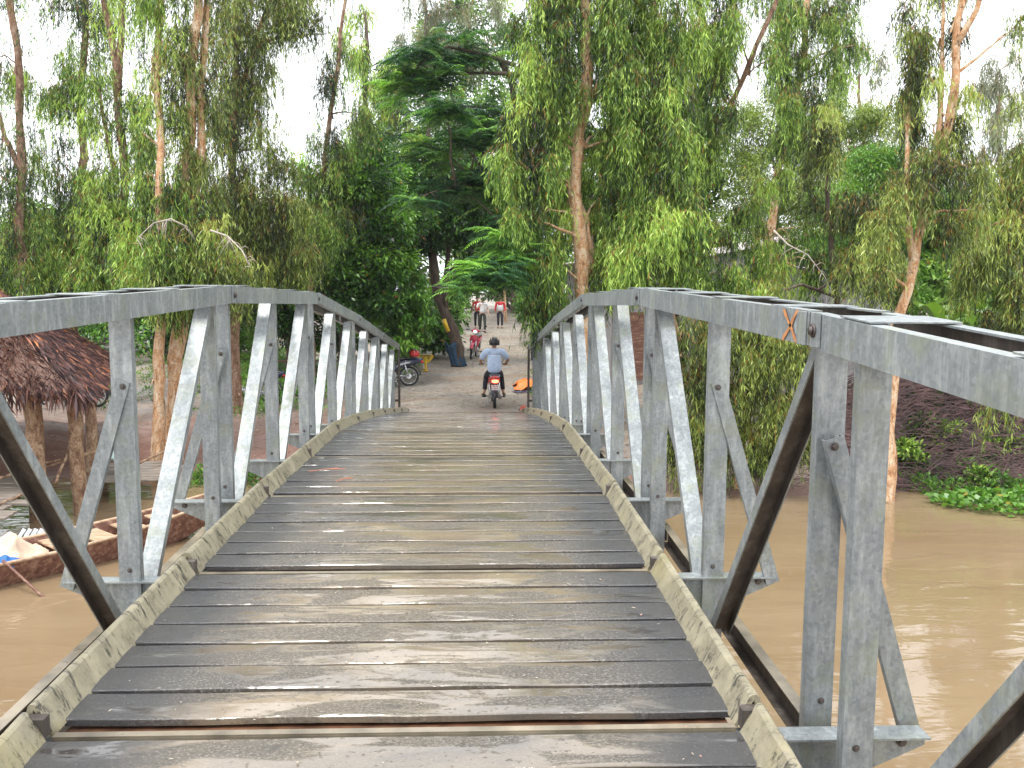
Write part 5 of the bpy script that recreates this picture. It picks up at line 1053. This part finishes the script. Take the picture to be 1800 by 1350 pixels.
def cloth(name, label, cat, c, w_, d_, h, mat, seed, n=40, sag=None, rz=0):
    rs = random.Random(seed); ph = [rs.uniform(0, 6.28) for _ in range(8)]; vs = []; fs = []
    for i in range(n + 1):
        for k in range(n + 1):
            u = i / n * 2 - 1; v = k / n * 2 - 1; r = min(1, (u * u + v * v) ** .5 / 1.25); e = 1 + .12 * math.sin(5 * math.atan2(v, u) + ph[0])
            z = h * (1 - r ** 2.0) * (.65 + .35 * math.sin(3.1 * u + ph[1]) * math.cos(2.7 * v + ph[2])) + .10 * h * (1 - abs(math.sin(5 * u + 2.3 * v + ph[3]))) + .12 * h * (1 - abs(math.sin(4.2 * v - 3 * u + ph[4] + math.sin(3 * u)))) + .07 * h * (1 - abs(math.sin(9 * u - 7 * v + ph[5] + 2 * math.sin(2 * v)))) + rs.uniform(-.02, .02) * h
            vs.append((u * w_ / 2 * e, v * d_ / 2 * e, max(.008, z)))
    for i in range(n):
        for k in range(n): a = i * (n + 1) + k; fs.append((a, a + 1, a + n + 2, a + n + 1))
    g = MB(); g.add(vs, fs); o = g.build(name, mat, None, True, 0, c); o.rotation_euler.z = rz; s = o.modifiers.new('solid', 'SOLIDIFY'); s.thickness = .006; return tag(o, label, cat)
q = GP(925, 686); cloth('orange_tarpaulin', 'crumpled orange tarpaulin on the earth at the right end of the bridge', 'tarpaulin', (q.x + .25, q.y + .25, q.z), 1.1, .9, .34, OTARP, 4)
q = GP(915, 689); cloth('blue_rag', 'dark blue rag edge showing under the orange tarpaulin', 'rag', (q.x + .25, q.y - .1, q.z), .9, .3, .06, NAVY, 5)
q = GP(800, 624); b0 = P(800, 600, 28.6); g = MB(); vs = []; fs = []; n, m = 16, 10
zb0 = gz(b0.x, 28.6) + .03
for i in range(n + 1):
    for k in range(m + 1):
        a = math.pi * (.95 + 1.15 * i / n); v = k / m; r = .15 + .03 * math.sin(i * 1.9) + .05 * (1 - v) + .04 * v; cx_ = b0.x + .10 - .22 * v; vs.append((cx_ + (r + .08 * (i / n)) * math.cos(a), 28.95 + r * math.sin(a), zb0 + v * (.75 + .05 * math.sin(i * .8))))
for i in range(n):
    for k in range(m): a = i * (m + 1) + k; fs.append((a, a + 1, a + m + 2, a + m + 1))
g.add(vs, fs); o = g.build('blue_cloth', BLUEC, None, True); o.modifiers.new('s', 'SOLIDIFY').thickness = .01; tag(o, 'shade-darkened blue cloth wrapped round the foot of the leaning dark tree', 'cloth')
g = MB(); c = P(783, 572, 28.45); g.tube([c + Vector((-.06, 0, .2)), c + Vector((.09, 0, -.2))], [.07, .065], 10); tag(g.build('yellow_pipe', YELLOW, None, True), 'short yellow pipe tied to the leaning trunk above the blue cloth', 'pipe')
# barrel
q = GP(952, 604, 30); q = Vector((P(950, 590, 30.5).x, 30.5, gz(P(950, 590, 30.5).x, 30.5))); t = empty('barrel', q, 0, 'dark blue plastic barrel standing by the bushes right of the path', 'barrel')
g = MB(); g.tube([(0, 0, 0), (0, 0, .05), (0, 0, .35), (0, 0, .40), (0, 0, .72), (0, 0, .78), (0, 0, 1.05), (0, 0, 1.12)], [.30, .33, .35, .365, .35, .365, .34, .31], 24); g.build('body', NAVY, t, True)
g = MB(); g.tube([(0, 0, 1.12), (0, 0, 1.17)], [.335, .325], 24); g.build('lid', BLACK, t, True)
# pale slender pole by the path, thin wire
q = P(889, 530, 52); g = MB(); z0 = gz(q.x, 52); g.tube([(q.x, 52, z0 - .1), (q.x - .05, 52, z0 + 1.3), (q.x - .15, 52, z0 + 2.8)], [.09, .075, .06], 8); tag(g.build('pale_pole', PAPER, None, True), 'slender pale pole beside the path where it enters the shade', 'pole')
a, b_ = P(752, 503, 29), P(985, 500, 24); g = MB(); g.tube([a.lerp(b_, i / 12) - Vector((0, 0, .10 * math.sin(math.pi * i / 12))) for i in range(13)], .006, 4); tag(g.build('wire', WHITE), 'thin pale wire strung across the path from the leaning tree', 'wire')
# bench behind the left handrail
q = GP(520, 668); t = empty('bench', (q.x, q.y + .5, gz(q.x, q.y + .5)), R(4), 'low dark plank bench on the grass behind the left handrail', 'bench')
g = MB(); g.box((0, 0, .46), (2.3, .30, .05)); g.build('seat', HULL, t, bevel=.006)
for x in (-.95, .95):
    for y in (-.1, .1): g = MB(); g.tube([(x, y, -.03), (x, y, .44)], .035, 8); g.build('leg', HULL, t)

# ================================================================== SHEDS
def corr(mb, a, b, z0, z1a, z1b, n=40, amp=.018, mi=0):
    a, b = Vector(a), Vector(b); d = (b - a); nn = Vector((d.y, -d.x, 0)).normalized(); vs = []; N = n * 4
    for i in range(N + 1):
        u = i / N; p = a + d * u + nn * amp * math.sin(u * n * 2 * math.pi); vs += [(p.x, p.y, z0), (p.x, p.y, z1a + (z1b - z1a) * u)]
    mb.add(vs, [(2 * i, 2 * i + 2, 2 * i + 3, 2 * i + 1) for i in range(N)], mi)
def shed(label, c, w_, d_, h0, h1, rz, roofm, over=.35):
    t = empty('tin_shed', c, rz, label, 'shed', 'tin sheds behind the right bank')
    X, Y = w_ / 2, d_ / 2
    for a, b, za, zb in (((-X, -Y), (X, -Y), h0, h1), ((X, -Y), (X, Y), h1, h1), ((X, Y), (-X, Y), h1, h0), ((-X, Y), (-X, -Y), h0, h0)):
        g = MB(); L_ = math.hypot(b[0] - a[0], b[1] - a[1]); corr(g, (*a, 0), (*b, 0), -.3, za, zb, int(L_ / .14)); g.build('wall', TIN, t, True)
    g = MB(); vs = []; N = int(d_ / .14) * 4; s = (h1 - h0) / w_
    for i in range(N + 1):
        y = -Y - over + (d_ + 2 * over) * i / N; dz = .018 * math.sin(i / 4 * 2 * math.pi)
        vs += [(-X - over, y, h0 - over * s + .04 + dz), (X + over, y, h1 + over * s + .04 + dz)]
    g.add(vs, [(2 * i, 2 * i + 1, 2 * i + 3, 2 * i + 2) for i in range(N)]); o = g.build('roof', roofm, t, True); o.modifiers.new('s', 'SOLIDIFY').thickness = .012
    g = MB(); g.box((0, -Y - .05, 1.0), (.9, .05, 2.0)); g.build('door', HULL, t, bevel=.01); return t
c = P(1300, 520, 27); g0 = gz(c.x, 27); shed('grey corrugated tin shed with a pale pinkish roof half hidden by leaves', (c.x, 27, g0), 4.2, 3.0, P(1240, 455, 26).z - g0, P(1310, 425, 26).z - g0 + .25, R(14), TINR)
c = P(1440, 540, 25); g0 = gz(c.x, 25); shed('low grey tin shed behind the bent dark tree', (c.x, 25, g0), 3.0, 2.4, P(1400, 470, 25).z - g0, P(1440, 485, 25).z - g0, R(-20), TIN)
c = P(1085, 520, 27); g0 = gz(c.x, 27); shed('pale tin shed peeping out right behind the orange-barked trunk', (c.x, 27, g0), 2.6, 2.4, P(1060, 465, 27).z - g0, P(1100, 455, 27).z - g0, R(8), TINR)

# ================================================================== THATCHED HUT, LANDING, BOAT
A, B, C_, D_ = Vector((-5.5, 13.0, 2.06)), Vector((-7.75, 19.4, 2.10)), Vector((-13.2, 19.0, 2.2)), Vector((-10.6, 12.3, 2.35))
K1, K2 = Vector((-8.8, 15.2, 4.45)), Vector((-10.4, 16.6, 4.5))
hut = empty('thatched_hut', (-8.5, 15.5, 0), 0, 'open riverside hut with brown palm-thatch roof on barked posts at the left', 'hut'); HO = Vector(hut.location)
def thatch():
    rs = np.random.RandomState(6); Q = []; T = []
    def face(a, b, c, d, n):                # a-b eave, d-c ridge
        a, b, c, d = map(np.array, (a, b, c, d)); u = rs.uniform(0, 1, n); v = rs.uniform(-.03, 1, n); lo = a[None] * (1 - u)[:, None] + b[None] * u[:, None]; hi = d[None] * (1 - u)[:, None] + c[None] * u[:, None]
        p = lo * (1 - v)[:, None] + hi * v[:, None] + rs.normal(0, .035, (n, 3)); dn = unit(lo - hi); al = unit(np.broadcast_to((b - a)[None], (n, 3))); nr = unit(np.cross(al, dn)); nr = nr * np.sign(nr[:, 2:3])
        dd = unit(dn + al * rs.normal(0, .35, (n, 1)) + nr * rs.normal(.02, .12, (n, 1))); q = leaf_quads(p, dd, rs.uniform(.08, .30, n), rs.uniform(.010, .032, n), rs, .12, al + 0)
        q2 = q + nr[:, None, :] * rs.uniform(0, .06, (n, 1, 1)); Q.append(q2); T.append(np.clip(rs.beta(1.3, 1.9, n) * .9 + .22 * np.sin(p[:, 0] * 3.1 + p[:, 1] * 1.7) * rs.uniform(0, 1, n), 0, 1))
    face(A, B, K2, K1, 38000); face(D_, A, K1, K1, 14000); face(B, C_, K2, K2, 3000); face(C_, D_, K1, K2, 5000)
    for a, b, n in ((A, B, 900), (D_, A, 700)):
        a, b = np.array(a), np.array(b); u = rs.uniform(0, 1, n)[:, None]; p = a * (1 - u) + b * u + rs.normal(0, .05, (n, 3)) + [0, 0, .04]; d = unit(np.stack([rs.normal(.15, .25, n), rs.normal(-.1, .25, n), -np.ones(n)], 1)); Q.append(leaf_quads(p, d, rs.uniform(.15, .5, n) * (.6 + .5 * np.sin(u[:, 0] * 14) ** 2), rs.uniform(.02, .05, n), rs, .1)); T.append(rs.beta(1.6, 2.6, n))
    q = np.concatenate(Q) - np.array(HO); return quads_mesh('roof', q, np.concatenate(T))
link('roof', thatch(), m_thatch(), hut)
g = MB(); off = Vector((0, 0, -.07)); vs = [v - HO + off for v in (A, B, C_, D_, K1, K2)]; g.add(vs, [(0, 1, 5, 4), (3, 0, 4), (1, 2, 5), (2, 3, 4, 5), (3, 2, 1, 0)]); g.build('roof_underlay', HULL, hut)
for i, (px, py, y, r) in enumerate([(66, 800, 13.6, .13), (140, 830, 14.0, .105), (160, 800, 15.2, .09), (205, 700, 18.8, .09), (-40, 800, 15, .13)]):
    p = P(px, py, y); top = 2.16; g = MB(); lean = rg.uniform(-.06, .06); N = 9
    g.tube([(p.x - HO.x + lean * k / N + .012 * math.sin(k * 2 + i), y - HO.y + .01 * math.sin(k * 3), -.8 + (top + .8) * k / N) for k in range(N + 1)], [r * (1.08 - .1 * k / N) * rg.uniform(.93, 1.07) for k in range(N + 1)], 12, wob=.06, seed=i); g.build('post', POSTW, hut, True)
for a, b_ in ((P(40, 705, 13.6), P(175, 690, 14.6)), (P(66, 700, 13.5), P(60, 675, 17.5))):
    g = MB(); g.tube([a - HO, b_ - HO], .045, 8); g.build('beam', POSTW, hut, True)
# plank landing in front
ld = empty('plank_landing', (-7.8, 12.6, .5), 0, 'grey plank landing on short stakes in front of the thatched hut', 'landing')
for i in range(13):
    g = MB(); y = -1.7 + i * .27 + rg.uniform(-.02, .02); x1 = 2.1 + rg.uniform(-.25, .12) - .07 * i; g.box(((x1 - 3.6) / 2, y, .03 + rg.uniform(-.008, .008)), (x1 + 3.6, .235, .035), Matrix.Rotation(R(rg.uniform(-1.5, 1.5)), 3, 'Z')); g.build('plank', GREYW, ld, bevel=.004)
for x in (-2.5, -.6, 1.1):
    g = MB(); g.box((x, 0, -.06), (.10, 3.6, .10)); g.build('bearer', HULL, ld, bevel=.005)
    for y in (-1.6, .1, 1.6): g = MB(); g.tube([(x, y, -1.3), (x + .02, y, -.08)], .055, 8); g.build('stake', POSTW, ld, True)
l2 = empty('plank_landing', (*P(232, 800, 15.6)[:2], .35), R(12), 'small silvery plank landing between the hut and the twin paperbarks', 'landing')
for i in range(7): g = MB(); g.box((0, -.75 + i * .24, 0), (1.5 + rg.uniform(-.15, .15), .21, .03), Matrix.Rotation(R(rg.uniform(-3, 3)), 3, 'Z')); g.build('plank', GREYW, l2, bevel=.003)
for x in (-.6, .55):
    for y in (-.7, .7): g = MB(); g.tube([(x, y, -1.0), (x, y, -.02)], .06, 8); g.build('stake', POSTW, l2, True)
# loose rails lashed between posts and leaning poles
def pole(label, a, b_, r, mat=POSTW, name='pole'):
    g = MB(); g.tube([a.lerp(b_, i / 8) + Vector((rg.uniform(-1, 1), rg.uniform(-1, 1), rg.uniform(-1, 1))) * r * .8 for i in range(9)], [r * rg.uniform(.85, 1.1) for _ in range(9)], 7); tag(g.build(name, mat, None, True), label, 'pole')
pole('thin crooked pole leaning from the landing up to the hut post', P(100, 850, 13.4), P(128, 765, 14.3), .022)
pole('long bent rail lashed level in front of the hut posts', P(-30, 850, 13.2), P(200, 785, 14.6), .022)
pole('upper thin rail crossing behind the nearest hut post', P(60, 820, 13.6), P(215, 780, 14.8), .018)
pole('greenish bamboo rail running up to the twin paperbarks', P(205, 835, 14.8), P(312, 783, 16.6), .022)
pole('stick lying across the grey landing boards', P(-10, 890, 12.2), P(60, 860, 13.2), .016)
# boat
def boat():
    t = empty('wooden_boat', (-5.35, 11.35, 0), 0, 'long narrow brown wooden boat moored below the landing, bow towards the bridge', 'boat')
    st = Vector((-7.5, 8.75, 0)) - Vector((-5.35, 11.35, 0)); bw = Vector((-3.6, 13.0, 0)) - Vector((-5.35, 11.35, 0)); N = 22; ax = (bw - st); L_ = ax.length; ax.normalize(); sd_ = Vector((-ax.y, ax.x, 0))
    def sec(u, k, thick=0):
        w_ = .46 * max(.03, math.sin(math.pi * min(1, max(0, .10 + .86 * u)))) ** .6; w_ = w_ - thick; sheer = .30 + .22 * abs(2 * u - 1) ** 2.4; keel = -.12 + .34 * abs(2 * u - 1) ** 5 + thick
        prof = [(-1.05, sheer), (-.95, sheer * .55), (-.7, keel + .05), (-.3, keel), (.3, keel), (.7, keel + .05), (.95, sheer * .55), (1.05, sheer)]; a, b_ = prof[k]
        return st + ax * (L_ * u) + sd_ * (a * w_) + Vector((0, 0, b_))
    g = MB(); vs = []; fs = []
    for i in range(N + 1): vs += [sec(i / N, k) for k in range(8)]
    off = len(vs)
    for i in range(N + 1): vs += [sec(.008 + .984 * i / N, k, .028) for k in range(8)]
    for i in range(N):
        for k in range(7): fs.append((i * 8 + k, i * 8 + k + 1, (i + 1) * 8 + k + 1, (i + 1) * 8 + k)); fs.append((off + i * 8 + k, off + (i + 1) * 8 + k, off + (i + 1) * 8 + k + 1, off + i * 8 + k + 1))
        for k in (0, 7): fs.append((i * 8 + k, (i + 1) * 8 + k, off + (i + 1) * 8 + k, off + i * 8 + k))
    for i in (0, N):
        for k in range(7): fs.append((i * 8 + k, i * 8 + k + 1, off + i * 8 + k + 1, off + i * 8 + k))
    g.add(vs, fs); g.build('hull', [HULL], t)
    for s in (0, 7):
        g = MB(); g.tube([sec(i / N, s) + Vector((0, 0, .012)) for i in range(N + 1)], .024, 6); g.build('gunwale', HULLP, t, True)
    for u in (.62, .70, .78, .86):
        g = MB(); a, b_ = sec(u, 0, .03), sec(u, 7, .03); c = (a + b_) / 2; c.z -= .05; w_ = (b_ - a).length; rot = Matrix((sd_, -ax, Vector((0, 0, 1)))).transposed(); g.box(c, (w_ * .93, .30, .025), rot); g.build('thwart', HULLP, t, bevel=.004)
    return t
boat()
cloth('orange_net', 'heap of orange-brown fishing net lying in the boat', 'net', Vector((-4.52, 11.95, .06)), .42, .36, .16, plain('rusty_net', (.42, .12, .04), .9, 0, .5, 40), 12)
cloth('cream_sack', 'crumpled cream sacking heaped over the boat at the left edge', 'sack', Vector((-5.55, 11.0, .10)), .85, .7, .42, CREAM, 13)
cloth('blue_cloth', 'bright blue cloth bundle hanging beside the cream sacking', 'cloth', Vector((-5.42, 10.62, .24)), .36, .30, .12, BRIGHTB, 14)
cloth('pale_plastic_bag', 'pale green plastic bag on the small silvery landing', 'bag', P(208, 808, 15.3) - Vector((0, 0, .06)), .36, .3, .30, plain('pale_green_plastic', (.50, .66, .60), .3), 15)
g = MB(); c = P(45, 958, 11.6); nn = 30; vs = []
for i in range(nn + 1): vs += [(c.x - .3 + .6 * i / nn, c.y, c.z - .18 + .01 * math.sin(i * 1.6)), (c.x - .26 + .6 * i / nn, c.y + .42, c.z + .10 + .01 * math.sin(i * 1.6))]
g.add(vs, [(2 * i, 2 * i + 2, 2 * i + 3, 2 * i + 1) for i in range(nn)]); o = g.build('corrugated_sheet', CHROME); o.modifiers.new('s', 'SOLIDIFY').thickness = .006; tag(o, 'small white corrugated sheet propped behind the cream sacking', 'sheet')
t = empty('mooring_pole', P(62, 1040, 10.2), 0, 'dark slanting pole with white tip standing out over the water from the boat', 'pole'); o_ = Vector(t.location)
g = MB(); a, b_ = P(5, 985, 10.4), P(120, 1090, 10.0); g.tube([a.lerp(b_, i / 6) - o_ for i in range(7)], .016, 8); g.build('shaft', HULL, t, True)
g = MB(); g.ball(P(121, 1091, 10.0) - o_, .032, 10, 6); g.build('tip', WHITE, t, True)
# a couple of small dead things floating and a twig on the deck
for px, py, L_, lb in ((575, 828, .30, 'reddish dry twig lying on the deck planks left of centre'), (605, 845, .12, 'short pale twig on the deck just below the reddish one')):
    v = ray(px, py); y = 6.0
    for _ in range(400):
        p = Vector((CX, 0, CZ)) + v * (y / v.y)
        if p.z <= deckz(p.y) + .008: break
        y += .01
    g = MB(); g.tube([p + Vector((-L_ * .5, -.03, .004)), p + Vector((0, .02, .014)), p + Vector((L_ * .5, .05, .008))], .004, 5); g.tube([p + Vector((-.02, .01, .012)), p + Vector((L_ * .25, .11, .006))], .003, 5); tag(g.build('twig', plain('dry_red_wood', (.42, .15, .09), .6)), lb, 'twig')
def debris(): 
    rs = np.random.RandomState(8); n = 420; x = rs.uniform(-1.2, 1.2, n); y = rs.uniform(2.3, 19, n); z = np.array([deckz(v) for v in y]) + .007; base = np.stack([x, y, z], 1); d = unit(np.stack([rs.normal(0, 1, n), rs.normal(0, 1, n), np.zeros(n) + .03], 1)); q = leaf_quads(base, d, rs.uniform(.006, .030, n), rs.uniform(.003, .009, n), rs, .1, np.tile([0, 0, 1.0], (n, 1)))
    m, nt, b = new_mat('deck_debris'); at = node(nt, 'Attribute', attribute_name='tint'); nt.links.new(ramp(nt, at.outputs['Fac'], [(0, (.3, .25, .17)), (.6, (.55, .50, .40)), (1, (.40, .16, .08))]), b.inputs['Base Color'])
    tag(link('leaf_bits', quads_mesh('leaf_bits', q, rs.uniform(0, 1, n)), m), 'tiny bits of leaf and grit sprinkled over the wet deck', 'debris', kind='stuff')
debris()

# ================================================================== DAMP AIR
hz = MB(); hz.box((0, 0, 18.4), (344, 344, 43)); hzo = hz.build('haze', [])
m = bpy.data.materials.new('damp_air'); m.use_nodes = True; nt = m.node_tree
for n_ in list(nt.nodes):
    if n_.type == 'BSDF_PRINCIPLED': nt.nodes.remove(n_)
v = node(nt, 'VolumePrincipled', Density=.0004); v.inputs['Color'].default_value = (.93, .96, 1, 1); v.inputs['Anisotropy'].default_value = .2
nt.links.new(v.outputs[0], nt.nodes['Material Output'].inputs['Volume']); hzo.data.materials.append(m); tag(hzo, 'thin damp air between the trees', 'haze', kind='stuff')

print('leaf quads', tri_total[0])
